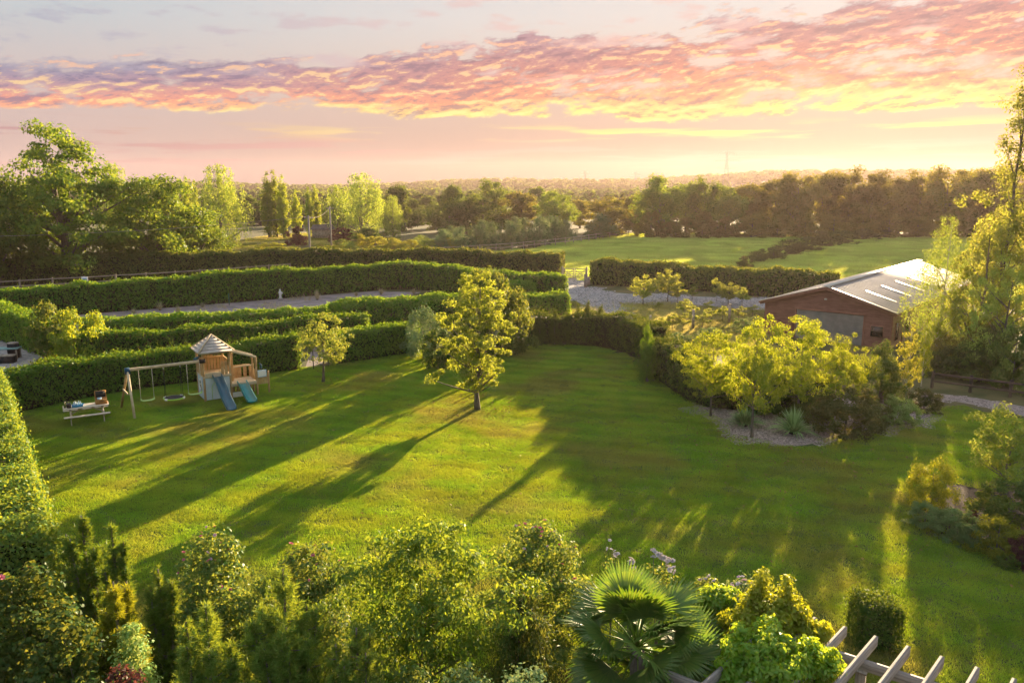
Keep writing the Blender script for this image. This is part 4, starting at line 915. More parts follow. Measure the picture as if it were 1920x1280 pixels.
# ------------------------------------------------------------------ barn
def barn():
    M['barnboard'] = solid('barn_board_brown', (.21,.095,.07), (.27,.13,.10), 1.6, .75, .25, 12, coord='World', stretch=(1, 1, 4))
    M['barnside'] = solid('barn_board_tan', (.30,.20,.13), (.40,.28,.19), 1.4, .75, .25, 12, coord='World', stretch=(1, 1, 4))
    M['barntrim'] = solid('barn_fascia', (.24,.11,.075), (.29,.14,.10), 2, .6, coord='World')
    M['roofsheet'] = solid('roof_sheet', (.36,.34,.345), (.42,.40,.405), .7, .75, .12, 3, coord='World', spec=.3)
    M['flash'] = solid('ridge_flashing', (.50,.48,.45), (.58,.56,.52), 1, .5, spec=.5)
    M['skylight'] = solid('skylight_sheet', (.50,.48,.42), (.56,.53,.46), 1, .5, spec=.5)
    M['roller'] = solid('roller_door', (.20,.20,.195), (.25,.25,.24), 2, .5, coord='World')
    M['darkglass'] = solid('dark_glass', (.02,.018,.016), rough=.15, spec=.5)
    W, L, E, A = 4.0, 22.5, 2.28, 3.5
    t = thing('barn', 'brown timber barn with grey ridged roof behind the cherry trees', 'barn', (20.15+.13, 50.65+.18, 0), R_(-40))
    core = G(); w = W-.03
    core.add([(-w,.03,0),(w,.03,0),(w,.03,E-.02),(0,.03,A-.06),(-w,.03,E-.02),(-w,L,0),(w,L,0),(w,L,E-.02),(0,L,A-.06),(-w,L,E-.02)], [(1,6,7,2),(0,4,9,5)], None)
    core.add([(-w,.03,0),(w,.03,0),(w,.03,E-.02),(-w,.03,E-.02),(-w,L,0),(w,L,0),(w,L,E-.02),(-w,L,E-.02)], [(0,1,2,3),(5,4,7,6)], None)
    core.add([(-w,.03,E-.02),(w,.03,E-.02),(0,.03,A-.06),(-w,L,E-.02),(w,L,E-.02),(0,L,A-.06)], None, [(0,1,2),(4,3,5)])
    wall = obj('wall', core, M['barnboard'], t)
    fm, sm = unit_mesh('board', 'barnboard'), unit_mesh('board', 'barnside')
    D0, D1, DH = -1.9, 2.35, 1.92
    hb = .142; n = int(A/hb)
    for i in range(n):
        z = i*hb; half = W if z+hb < E else W*(A-.1-z-hb*.5)/(A-E)
        half = min(half, W)
        if half < .2: continue
        segs = [(-half, half)] if z+hb*.5 > DH else [(-W, D0-.06), (D1+.06, W)]
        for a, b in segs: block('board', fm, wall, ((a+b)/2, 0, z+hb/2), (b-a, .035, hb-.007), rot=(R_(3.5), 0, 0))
    for i in range(int(E/hb)):
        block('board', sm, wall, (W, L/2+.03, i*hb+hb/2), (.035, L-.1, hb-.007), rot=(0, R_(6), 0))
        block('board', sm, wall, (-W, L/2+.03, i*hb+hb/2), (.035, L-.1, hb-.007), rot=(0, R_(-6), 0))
    for s in (-1, 1): block('corner_post', unit_mesh('corner_post', 'barntrim'), t, (s*(W+.015), -.0, E/2), (.10, .10, E))
    dr = obj('roller_door', G().box(((D0+D1)/2, .035, DH/2), (D1-D0, .03, DH)), M['roller'], t)
    slat = unit_mesh('slat', 'roller')
    for i in range(16): block('slat', slat, dr, ((D0+D1)/2, .012, .06+i*.117), (D1-D0-.02, .03, .104))
    for x in (D0-.04, D1+.04): block('door_jamb', unit_mesh('door_jamb', 'barntrim'), t, (x, -.02, DH/2), (.08, .09, DH))
    block('door_head', unit_mesh('door_head', 'barntrim'), t, ((D0+D1)/2, -.02, DH+.05), (D1-D0+.18, .09, .1))
    def window(c, s, along):
        o = obj('window', G().box(c, s), M['barntrim'], t); k = .05
        gs = (s[0]-.1, .02, s[2]-.1) if along == 'x' else (.02, s[1]-.1, s[2]-.1)
        cc = (c[0], c[1]-s[1]/2-.004, c[2]) if along == 'x' else (c[0]+s[0]/2+.004, c[1], c[2])
        obj('pane', G().box(cc, gs), M['darkglass'], o)
    window((3.2, -.03, 1.0), (.8, .07, .75), 'x'); window((W+.03, 1.15, .95), (.07, .75, 1.15), 'y'); window((W+.03, 3.6, 1.0), (.07, .8, 1.35), 'y'); window((W+.03, 9.5, 1.0), (.07, .9, 1.2), 'y')
    ov, og, th = .34, .30, .09
    sl = math.atan2(A-E, W); xe, ze = W+ov*math.cos(sl), E-ov*math.sin(sl)
    for s in (-1, 1):
        g = G(); y0, y1 = -og, L+og
        g.add([(0,y0,A+th),(s*xe,y0,ze+th),(s*xe,y1,ze+th),(0,y1,A+th),(0,y0,A),(s*xe,y0,ze),(s*xe,y1,ze),(0,y1,A)], [(0,1,2,3) if s > 0 else (3,2,1,0), (4,7,6,5), (1,5,6,2), (0,4,5,1), (2,6,7,3)])
        rf = obj('roof', g, M['roofsheet'], t)
        rib = G(); k = 58; sn = Vector((s*math.sin(sl), 0, math.cos(sl)))
        for i in range(k):
            y = y0+.1+(y1-y0-.2)*i/(k-1)
            rib.bar((s*.12, y, A+th+.004-.12*math.tan(sl)), (s*(xe-.01), y, ze+th+.004), .05, .035, up=sn)
        tag(obj('rib', rib, M['roofsheet'], rf), kind='stuff')
        fa = obj('bargeboard', G().bar((0, y0-.012, A-.02), (s*xe, y0-.012, ze-.02), .03, .22, up=sn), M['barntrim'], t)
        obj('edge_flashing', G().bar((0, y0+.02, A+th+.02), (s*xe, y0+.02, ze+th+.02), .14, .05, up=sn), M['flash'], t)
        obj('gutter', G().bar((s*(xe+.05), y0, ze-.0), (s*(xe+.05), y1, ze-.0), .1, .09), M['barntrim'], t)
        if s > 0:
            for y in (2.6, 6.1, 9.6, 13.1, 16.6):
                u0, u1 = .36, .80
                p = Vector((xe*u0, y, A+(ze-A)*u0+th+.03)); q = Vector((xe*u1, y, A+(ze-A)*u1+th+.03))
                obj('skylight', G().bar(p, q, .55, .05, up=sn), M['skylight'], rf)
    obj('ridge_cap', G().bar((0, -og, A+th+.035), (0, L+og, A+th+.035), .42, .05), M['flash'], t)
    obj('downpipe', G().tube([(W+.09, 2.3, ze-.02), (W+.09, 2.3, .05)], .045, 6), M['barntrim'], t)
    lamp = obj('wall_lamp', G().box((-.05, -.10, 2.75), (.14, .14, .09)), M['flash'], t)
barn()
# ------------------------------------------------------------------ play tower with swings and slides
M['playwood'] = solid('play_timber', (.36,.23,.095), (.47,.33,.17), 4, .75, .3, 20, coord='World')
M['playpale'] = solid('play_timber_pale', (.46,.38,.25), (.58,.49,.34), 4, .75, .3, 20, coord='World')
M['playroof'] = solid('play_roof_slat', (.42,.38,.34), (.56,.52,.47), 5, .85, .3, 20, coord='World')
M['panelblue'] = solid('pale_blue_panel', (.42,.52,.60), (.50,.60,.66), 2, .6)
M['slide'] = solid('slide_dark_teal', (.015,.085,.13), (.02,.11,.155), 2, .3, spec=.5)
M['slide2'] = solid('slide_teal', (.01,.19,.20), (.015,.23,.24), 2, .3, spec=.5)
M['bluecap'] = solid('blue_plastic', (.01,.06,.12), rough=.4)
M['lime'] = solid('lime_plastic', (.30,.55,.05), rough=.4)
M['palelime'] = solid('pale_lime_plastic', (.42,.62,.20), rough=.4)
M['rope'] = solid('rope', (.55,.52,.42), rough=.9)
M['black'] = solid('black_fabric', (.015,.015,.016), (.03,.03,.032), 6, .8)
M['white'] = solid('white_paint', (.74,.74,.72), rough=.5)
M['bluegrey'] = solid('light_blue_board', (.45,.60,.72), rough=.5)
PLAY = Vector((-14.36, 36.09, 0)); PRZ = R_(33.2)
def in_play(x, y, z=0): return PLAY+Matrix.Rotation(PRZ, 3, 'Z') @ Vector((x, y, z))
def slide(name, parent, x, z0, y1, w, mat, wave):
    n = 22; s = np.linspace(0, 1, n); y = .05-(abs(y1)+.05)*s
    z = z0*(1-s)**1.0+wave*np.sin(s*math.pi*2.1)*(1-s)+.09*s; z[-3:] = np.linspace(z[-4]*.85, .12, 3)
    prof = [(-w/2-.03, .13), (-w/2, .15), (-w/2+.02, .02), (0, 0), (w/2-.02, .02), (w/2, .15), (w/2+.03, .13), (w/2+.03, .0), (0, -.05), (-w/2-.03, .0)]
    k = len(prof); V = [(x+a, y[i], z[i]+b) for i in range(n) for a, b in prof]
    Q = [(i*k+j, i*k+(j+1) % k, (i+1)*k+(j+1) % k, (i+1)*k+j) for i in range(n-1) for j in range(k)]
    g = G(); g.add(V, Q); g.add([V[j] for j in range(k)]+[V[(n-1)*k+j] for j in range(k)], [(0,1,2,9),(2,3,8,9),(3,4,7,8),(4,5,6,7),(19,12,11,10),(19,18,13,12),(18,17,14,13),(17,16,15,14)])
    return obj(name, g, mat, parent, smooth=False)
def play():
    t = thing('play_tower', 'wooden play tower with slatted pyramid roof, swing beam and two teal slides', 'play tower', PLAY, PRZ)
    pw, pp, rf = unit_mesh('post', 'playwood'), unit_mesh('plank', 'playpale'), unit_mesh('slat', 'playroof')
    sl, bl = unit_mesh('baluster', 'playwood'), unit_mesh('beam', 'playpale')
    W, D, F, E, A = 1.2, 1.3, 1.18, 2.32, 3.02
    for x in (0, W):
        for y in (0, D): block('post', pw, t, (x, y, E/2), (.09, .09, E))
    for i in range(9): block('floor_plank', pp, t, (W/2, .07+i*.145, F), (W+.08, .135, .04))
    # lower panels
    block('panel', unit_mesh('panel', 'panelblue'), t, (W/2, -.01, F/2+.02), (W-.10, .03, F-.10)); sp = block('panel', unit_mesh('panel', 'panelblue'), t, (-.005, D/2, F/2+.02), (.03, D-.10, F-.10))
    pt = G(); th = np.linspace(0, 2*math.pi, 25); ring = np.stack([np.full(25, -.035), D/2+.24*np.cos(th), .72+.24*np.sin(th)], 1); pt.tube(ring, .035, 6, cap=False)
    ph = obj('porthole', pt, M['white'], t); obj('pane', G().tube([(-.026, D/2, .72), (-.030, D/2, .72)], .225, 20), M['darkglass'], ph)
    obj('cross_bar', G().bar((-.034, D/2-.23, .72), (-.034, D/2+.23, .72), .02, .03), M['white'], ph)
    arch = G(); th = np.linspace(math.pi*.5, math.pi, 12); pa = np.concatenate([np.stack([.62+.30*np.cos(th), np.full(12, -.035), .60+.30*np.sin(th)], 1), [(.32, -.035, .06)]]); arch.tube(pa, .014, 5)
    obj('door_arch', arch, M['palelime'], t)
    # balusters, rails
    for i in range(6): block('baluster', sl, t, (-.01, .14+i*.205, F+.33), (.025, .12, .62))
    for i in range(8): block('baluster', sl, t, (.09+i*.147, D+.01, F+.36), (.12, .025, .68+(.32 if 1 < i < 5 else 0)))
    for i in range(4): block('baluster', sl, t, (W+.01, .55+i*.19, F+.33), (.025, .13, .62))
    for i in range(2): block('baluster', sl, t, (.86+i*.17, .01, F+.33), (.12, .025, .62))
    for p, q in (((0, .05, F+.62), (0, D-.05, F+.62)), ((0, D, F+.64), (W, D, F+.64)), ((W, .5, F+.64), (W, D, F+.64)), ((0, 0, E-.06), (W, 0, E-.06)), ((0, D, E-.06), (W, D, E-.06)), ((0, 0, E-.06), (0, D, E-.06)), ((W, 0, E-.06), (W, D, E-.06))):
        span('rail', pw, t, p, q, .05, .08)
    block('front_board', unit_mesh('front_board', 'playpale'), t, (.42, -.03, F+.10), (.72, .04, .16)); block('sill_board', unit_mesh('sill_board', 'playpale'), t, (W/2, -.03, F-.02), (W+.06, .05, .09))
    # pyramid roof of overlapping slats on four sides
    cx, cyy, ex, ey = W/2, D/2, W/2+.20, D/2+.20; n = 6
    roof = obj('roof', G().add([(cx-ex*.96, cyy-ey*.96, E-.03), (cx+ex*.96, cyy-ey*.96, E-.03), (cx+ex*.96, cyy+ey*.96, E-.03), (cx-ex*.96, cyy+ey*.96, E-.03), (cx, cyy, A-.06)], [(3, 2, 1, 0)], [(0,1,4),(1,2,4),(2,3,4),(3,0,4)]), M['playroof'], t)
    for side in range(4):
        for i in range(n):
            a0, a1 = 1-i/n, 1-(i+1.12)/n; a1 = max(a1, .01)
            if side == 0: c = [(cx-ex*a0, cyy-ey*a0), (cx+ex*a0, cyy-ey*a0), (cx+ex*a1, cyy-ey*a1), (cx-ex*a1, cyy-ey*a1)]
            elif side == 1: c = [(cx+ex*a0, cyy-ey*a0), (cx+ex*a0, cyy+ey*a0), (cx+ex*a1, cyy+ey*a1), (cx+ex*a1, cyy-ey*a1)]
            elif side == 2: c = [(cx+ex*a0, cyy+ey*a0), (cx-ex*a0, cyy+ey*a0), (cx-ex*a1, cyy+ey*a1), (cx+ex*a1, cyy+ey*a1)]
            else: c = [(cx-ex*a0, cyy+ey*a0), (cx-ex*a0, cyy-ey*a0), (cx-ex*a1, cyy-ey*a1), (cx-ex*a1, cyy+ey*a1)]
            zz = lambda a: E+(A-E)*(1-a)
            V = [(*c[0], zz(a0)+.035), (*c[1], zz(a0)+.035), (*c[2], zz(a1)+.012), (*c[3], zz(a1)+.012)]; V += [(p[0], p[1], p[2]-.022) for p in V]
            obj('slat', G().add(V, [(0,1,2,3),(7,6,5,4),(0,4,5,1),(1,5,6,2),(2,6,7,3),(3,7,4,0)]), M['playroof'], roof)
    for sx in (-1, 1):
        for sy in (-1, 1): obj('hip_strip', G().bar((cx+sx*ex*1.01, cyy+sy*ey*1.01, E+.045), (cx, cyy, A+.04), .06, .03), M['playpale'], roof)
    # lean-to and low deck on the right
    DX, DD, LF = 2.42, 1.15, .66
    for y in (0, DD):
        block('post', pw, t, (DX, y, .62 if y else .92), (.09, .09, 1.24 if y else 1.84)); block('post', pw, t, (1.78, y, .33 if y == 0 else .6), (.08, .08, .66 if y == 0 else 1.2))
    span('lean_to_beam', bl, t, (W, -.0, E-.02), (DX+.02, 0, 1.86), .07, .10); span('lean_to_beam', bl, t, (W, .62, E-.02), (DX+.02, .62, 1.84), .07, .10)
    block('post', pw, t, (DX, .62, .92), (.08, .08, 1.84)); block('post', pw, t, (1.45, .62, 1.1), (.10, .07, 1.9))
    for i in range(8): block('floor_plank', pp, t, (W+.09+.15*i, DD/2, LF), (.14, DD+.06, .04))
    block('sill_board', pp, t, (1.8, -.04, LF-.03), (1.2, .05, .16))
    for i in range(4): block('baluster', sl, t, (1.40+.26*i, DD+.01, LF+.30), (.16, .025, .62))
    for i in range(4): block('baluster', sl, t, (DX+.03, .12+i*.28, LF+.22), (.025, .15, .62))
    span('rail', pw, t, (1.3, DD, LF+.62), (DX, DD, LF+.62), .05, .07); span('rail', bl, t, (1.36, .62, 1.34), (DX, .62, 1.36), .05, .05)
    block('notice_board', unit_mesh('notice_board', 'bluegrey'), t, (DX+.26, -.03, LF+.36), (.42, .03, .34)); block('notice_panel', unit_mesh('notice_panel', 'white'), t, (DX+.26, -.048, LF+.36), (.36, .012, .26))
    for i in range(5): block('baluster', sl, t, (DX+.09+i*.105, .02, LF+.06), (.085, .025, .46))
    block('post', pw, t, (DX+.58, .04, .55), (.07, .07, 1.1)); block('low_wall', unit_mesh('low_wall', 'white'), t, (1.55, -.0, .14), (.66, .03, .26))
    # toys fixed to the tower
    te = G().tube([(-.06, .34, 2.12), (-.16, .30, 2.06), (-.30, .24, 2.0)], [.05, .075, .09], 8); obj('telescope', te, M['slide'], t, smooth=True)
    dr = G().tube([(DX+.22, .02, LF+.62), (DX+.24, .0, LF+.80), (DX+.14, -.05, LF+.88)], [.07, .05, .025], 7); obj('toy_spout', dr, M['slide'], t, smooth=True)
    slide('slide', t, .58, F-.03, -2.45, .38, M['slide'], .10); slide('slide', t, 1.72, LF, -1.62, .40, M['slide2'], .05)['label'] = 'short bright teal slide'
    # swing beam and its splayed end frame
    by, bz = .04, 1.95
    span('swing_beam', bl, t, (.06, by, bz), (-3.22, by-.10, bz), .09, .12)
    obj('beam_bracket', G().box((-.02, by-.03, bz), (.26, .16, .17)), M['black'], t)
    for (x, y), m in (((-3.22, -1.18), 'playpale'), ((-3.46, 1.02), 'playwood')):
        obj('swing_leg', G().tube([(x, y, 0), (-3.2, by-.1+(.03 if y > 0 else -.03), bz-.02)], .055, 8), M[m], t)
    span('swing_brace', bl, t, (-3.33, -.62, .98), (-3.38, .52, .98), .04, .07)
    obj('frame_cap', G().box((-3.2, by-.1, bz-.05), (.20, .22, .26)), M['bluecap'], t)
    for x in (-2.75, -2.2, -1.72, -1.0, -.72, -.15): obj('hanger', G().tube([(x, by-.04, bz-.05), (x, by-.04, bz-.16)], .014, 6), M['white'], t)
    return by-.04, bz-.14
sy, sz = play()
def swing(label, x0, x1, zs):
    t = thing('swing', label, 'swing', in_play((x0+x1)/2, sy, zs), PRZ, 'rope swings under the beam'); hw = (x1-x0)/2
    g = G(); u = np.linspace(-1, 1, 11); pts = np.stack([u*(hw+.02), 0*u, .06*u**4+.0], 1)
    V = []; [V.extend([(p[0], -.08, p[2]), (p[0], .08, p[2]), (p[0], .08, p[2]+.035), (p[0], -.08, p[2]+.035)]) for p in pts]
    Q = [(i*4+j, i*4+(j+1) % 4, i*4+4+(j+1) % 4, i*4+4+j) for i in range(10) for j in range(4)]+[(3, 2, 1, 0), (40, 41, 42, 43)]
    obj('seat', g.add(V, Q), M['palelime'], t)
    for s in (-1, 1): obj('rope', G().tube([(s*hw, 0, .06), (s*hw, 0, sz-zs)], .011, 5), M['rope'], t); obj('knot', G().lathe([(0, .04), (.035, .06), (.03, .12), (0, .15)], 7, (s*hw, 0, 0)), M['palelime'], t)
swing('pale green rope swing nearest the splayed end leg', -2.75, -2.2, .42)
swing('pale green rope swing next to the play tower', -.72, -.15, .42)
t = thing('nest_swing', 'round black nest swing with a lime green rim in the middle of the beam', 'swing', in_play(-1.36, sy, .40), PRZ)
th = np.linspace(0, 2*math.pi, 29)
obj('rim', G().tube(np.stack([.44*np.cos(th), .44*np.sin(th), 0*th], 1), .035, 7, cap=False), M['lime'], t, smooth=True)
obj('mat', G().lathe([(0, -.03), (.2, -.025), (.42, .012), (.42, .03), (.2, .0), (0, -.01)], 24), M['black'], t)
for a in (.6, 2.5, 3.7, 5.7):
    obj('rope', G().tube([(.43*math.cos(a), .43*math.sin(a), 0), (.36 if math.cos(a) > 0 else -.36, 0, sz-.40)], .009, 5), M['black'], t); obj('sleeve', G().tube([(.44*math.cos(a-.15), .44*math.sin(a-.15), 0), (.45*math.cos(a), .45*math.sin(a), 0), (.44*math.cos(a+.15), .44*math.sin(a+.15), 0)], .05, 7), M['white'], t)

# ------------------------------------------------------------------ picnic table and what stands on it
PT = Vector((*P(164, 787), 0)); PTR = R_(30.5)
def on_table(x, y, z=0): return PT+Matrix.Rotation(PTR, 3, 'Z') @ Vector((x, y, z))
def picnic():
    t = thing('picnic_table', 'pale timber picnic table with two fixed benches', 'table', PT, PTR); pl = unit_mesh('plank', 'tabletop'); lg = unit_mesh('leg', 'tabletop')
    L, H = 1.75, .64
    for i in range(4): block('top_plank', pl, t, (0, -.255+i*.17, H), (L, .16, .035))
    for s in (-1, 1):
        block('bench_plank', pl, t, (0, s*.62, .36), (L, .20, .04))
        for e in (-.62, .62): span('leg', lg, t, (e, s*.66, 0), (e, s*.20, H-.02), .04, .09)
    for e in (-.62, .62): span('bench_beam', lg, t, (e+.045, -.62, .32), (e+.045, .62, .32), .04, .08); span('top_beam', lg, t, (e+.045, -.3, H-.055), (e+.045, .3, H-.055), .04, .07)
    span('brace', lg, t, (-.6, 0, .34), (-.1, 0, H-.04), .03, .06); span('brace', lg, t, (.6, 0, .34), (.1, 0, H-.04), .03, .06)
    return H+.018
M['conifer2'] = leaf_mat('dark_pine_needle', (.045,.075,.02), (.075,.10,.024), (.14,.20,.012), (.25,.27,.015), trans=.4)
M['climber2'] = leaf_mat('green_climber_leaf', (.08,.14,.012), (.13,.17,.016), (.30,.42,.015), (.44,.46,.02), gloss=.04)
M['prunus'] = leaf_mat('prunus_leaf', (.055,.085,.016), (.09,.115,.022), (.15,.21,.014), (.29,.31,.018))
M['tabletop'] = solid('table_timber', (.46,.40,.31), (.60,.53,.42), 5, .85, .3, 20, coord='World')
tz = picnic()
M['wicker'] = solid('wicker', (.36,.17,.05), (.50,.26,.09), 40, .8, .6, 60)
M['trayblue'] = solid('blue_tray', (.03,.25,.50), rough=.35); M['bottle'] = solid('clear_blue_bottle', (.35,.50,.62), rough=.15, spec=.5); M['olive'] = solid('olive_glass', (.16,.17,.08), rough=.15, spec=.5)
h = thing('picnic_hamper', 'open wicker hamper with dark lined lid at the right end of the picnic table', 'hamper', on_table(.60, .02, tz), PTR)
g = G(); g.box((0, 0, .015), (.46, .34, .03)); [g.box(c, s) for c, s in (((0, -.16, .12), (.46, .025, .20)), ((0, .16, .12), (.46, .025, .20)), ((-.22, 0, .12), (.025, .30, .20)), ((.22, 0, .12), (.025, .30, .20)))]
obj('basket', g, M['wicker'], h)
lid = obj('lid', G().bar((0, .17, .22), (0, .25, .52), .46, .03, up=(0, 1, .2)), M['wicker'], h); obj('lining', G().bar((0, .150, .245), (0, .225, .50), .38, .012, up=(0, 1, .2)), M['black'], lid)
obj('handle', G().tube([(-.08, -.18, .14), (-.05, -.21, .14), (.05, -.21, .14), (.08, -.18, .14)], .012, 6), M['black'], h)
b = thing('cup_stack', 'pale blue cups standing inside the open hamper', 'cups', on_table(.50, -.02, tz+.03), PTR)
for x, y in ((0, 0), (.09, .03), (.03, -.08)): obj('cup', G().lathe([(0, 0), (.035, 0), (.045, .24), (.038, .24), (.03, .02), (0, .02)], 10, (x, y, 0)), M['bottle'], b)
tr = thing('blue_tray', 'bright blue tray holding small bottles on the picnic table', 'tray', on_table(-.32, -.04, tz), PTR)
g = G(); g.box((0, 0, .012), (.42, .26, .024)); [g.box(c, s) for c, s in (((0, -.125, .05), (.42, .015, .07)), ((0, .125, .05), (.42, .015, .07)), ((-.205, 0, .05), (.015, .24, .07)), ((.205, 0, .05), (.015, .24, .07)))]
obj('tray_body', g, M['trayblue'], tr); obj('tray_handle', G().tube([(.21, -.06, .08), (.25, -.05, .10), (.25, .05, .10), (.21, .06, .08)], .01, 6), M['trayblue'], tr)
def bottle(label, x, y, z, hh, m, grp):
    t = thing('bottle', label, 'bottle', on_table(x, y, z), PTR, grp)
    obj('bottle_body', G().lathe([(0, 0), (.032, 0), (.034, hh*.58), (.013, hh*.76), (.012, hh*.93), (0, hh*.93)], 9), M[m], t, smooth=True); obj('cap', G().lathe([(0, hh*.93), (.015, hh*.93), (.015, hh), (0, hh)], 8), M['white' if m == 'bottle' else 'black'], t)
for i, (x, y) in enumerate([(-.46, -.08), (-.40, .05), (-.33, -.06), (-.26, .04), (-.20, -.05)]): bottle(ORD[i]+' pale bottle from the left in the blue tray', x, y, tz+.025, .20, 'bottle', 'bottles in the blue tray')
for i, (x, y) in enumerate([(-.80, -.02), (-.74, .10), (-.66, .14), (-.60, .06), (-.78, .18)]): bottle(ORD[i]+' olive bottle of those standing at the left end of the picnic table', x, y, tz, .26, 'olive', 'olive bottles on the picnic table')
k = thing('black_bucket', 'small black ice bucket in front of the olive bottles', 'bucket', on_table(-.64, -.12, tz), PTR)
obj('bucket_body', G().lathe([(0, 0), (.075, 0), (.095, .19), (.085, .19), (.07, .02), (0, .02)], 14), M['black'], k); obj('rim', G().tube(np.stack([.09*np.cos(th), .09*np.sin(th), .19+0*th], 1), .007, 5, cap=False), M['bluecap'], k)

# ------------------------------------------------------------------ small things around the hedges
x, y = P(526, 562); t = thing('garden_statue', 'pale stone figure standing on the grit in front of the horseshoe hedge', 'statue', (x, y, 0))
obj('plinth', G().box((0, 0, .08), (.34, .34, .16)), M['gravel'], t)
obj('figure', G().lathe([(0, .16), (.13, .16), (.10, .35), (.13, .55), (.16, .68), (.10, .74), (.055, .76), (.085, .84), (.07, .93), (0, .96)], 10), M['white'], t, smooth=True)
obj('arm', G().tube([(.14, 0, .68), (.22, -.05, .60), (.16, -.14, .54)], [.045, .04, .03], 6), M['white'], t)
x, y = P(430, 572); t = thing('green_post', 'thin green post on the grit strip before the horseshoe hedge', 'post', (x, y, 0)); obj('shaft', G().tube([(0, 0, 0), (0, 0, 1.0)], .04, 7), solid('green_paint', (.02,.14,.09), rough=.5), t); obj('tap', G().tube([(0, 0, .9), (.12, -.03, .92), (.14, -.03, .84)], .02, 6), M['black'], t)
def tuft(name, label, cat, x, y, h, r, n, mat, seed, w=.02, arch=.5, group=None, z=0.0, seg=3):
    """clump of arching blades from one root"""
    rng = np.random.default_rng(seed); t = thing(name, label, cat, (x, y, z), group=group); g = G()
    a = rng.random(n)*6.283; l = (.55+.45*rng.random(n)); o = np.stack([np.cos(a), np.sin(a), 0*a], 1); sd = np.stack([-np.sin(a), np.cos(a), 0*a], 1); lean = .12+.88*rng.random(n)
    prev = o*.05*rng.random(n)[:, None]; V0 = prev
    pts = []
    for s in np.linspace(0, 1, seg+1):
        hgt = h*l*(s*(1.25-.35*lean)-arch*lean*s*s*.95); pts.append(V0+o*(r*l*lean*s**1.2)[:, None]+np.stack([0*a, 0*a, np.maximum(hgt, .01)], 1))
    ws = np.array([.8, 1.0, .7, .08]) if seg == 3 else np.linspace(1, .1, seg+1)
    V = np.stack([np.stack([p-sd*w*ws[i]/2, p+sd*w*ws[i]/2], 1) for i, p in enumerate(pts)], 1).reshape(n, -1, 3)
    k = 2*(seg+1); Q = (np.arange(n)[:, None, None]*k+np.array([[2*i, 2*i+1, 2*i+3, 2*i+2] for i in range(seg)])[None]).reshape(-1, 4)
    g.add(V.reshape(-1, 3), Q); tag(obj('leaf', g, M[mat], t), kind='stuff')
    c = G().lathe([(0, 0), (r*.12, 0), (r*.08, h*.12), (0, h*.15)], 8); obj('crown_base', c, M['soil'], t)
    return t
for i, (px, base, hh, rr) in enumerate([(470, 562, .7, .8), (595, 562, 1.0, 1.0), (334, 592, .9, .8), (668, 555, .5, .8), (628, 584, .9, .5), (715, 552, .7, 1.0), (250, 588, .5, .9), (380, 576, .5, .8), (776, 551, .6, .9), (300, 582, .8, 1.0)]):
    x, y = P(px, base); tuft('dry_grass_tuft', ORD[i]+' dry pinkish grass tuft on the edge of the grit arena', 'grass tuft', x, y, hh, rr*.7, 70, 'drytuft', 300+i, w=.035, arch=.35, group='dry tufts on the arena')
for px, base, top, rr, lab in ((1396, 806, 766, 30, 'left strappy plant behind the tallest cherry trunk'), (1487, 821, 772, 37, 'right strappy plant with pale striped leaves in the gravel bed')):
    x, y = P(px, base-8); _, hh = at_dist(px, top, y); tuft('strappy_plant', lab, 'plant', x, y, hh*1.25, rr*y/FPX*1.9, 260, 'strap', int(px), w=.06, arch=.85)
t = thing('garden_arch', 'thin dark metal arch posts and low gate in the gap of the clipped hedge', 'gate', (*P(588, 692), 0))
o0 = np.array(P(588, 692)); q0 = np.array(P(632, 684))-o0
for f, hh in ((0, 1.5), (.62, .8), (.82, .8), (1.0, 1.0)): obj('gate_post', G().tube([(*(q0*f), 0), (*(q0*f), hh)], .025, 6), M['black'], t)
for z in (.3, .72): obj('gate_rail', G().tube([(*(q0*.62), z), (*q0, z)], .014, 5), M['black'], t)
x, y = P(18, 672); t = thing('potting_table', 'old table with a teal top standing in the gravel yard', 'table', (x, y, 0), R_(12))
obj('table_top', G().box((-.5, 0, .62), (2.2, .7, .06)), solid('teal_board', (.20,.36,.36), rough=.6), t); [obj('leg', G().box((dx, dy, .3), (.07, .07, .6)), M['fencewood'], t) for dx in (-1.5, .5) for dy in (-.28, .28)]
x, y = P(33, 668); t = thing('water_butt', 'dark round water butt beside the teal topped table', 'barrel', (x, y-.3, 0)); obj('barrel', G().lathe([(0, 0), (.30, 0), (.34, .45), (.30, .85), (0, .85)], 14), M['black'], t, smooth=True); obj('lid', G().lathe([(0, .85), (.31, .85), (.29, .90), (0, .92)], 14), M['fencewood'], t)
x, y = P(12, 676); t = thing('storage_box', 'dark low crate in front of the teal topped table', 'crate', (x+.4, y-.5, 0), R_(10)); obj('crate_side', G().box((0, 0, .2), (.8, .5, .4)), M['black'], t); obj('lid', G().box((0, 0, .42), (.84, .54, .05)), M['fencewood'], t)

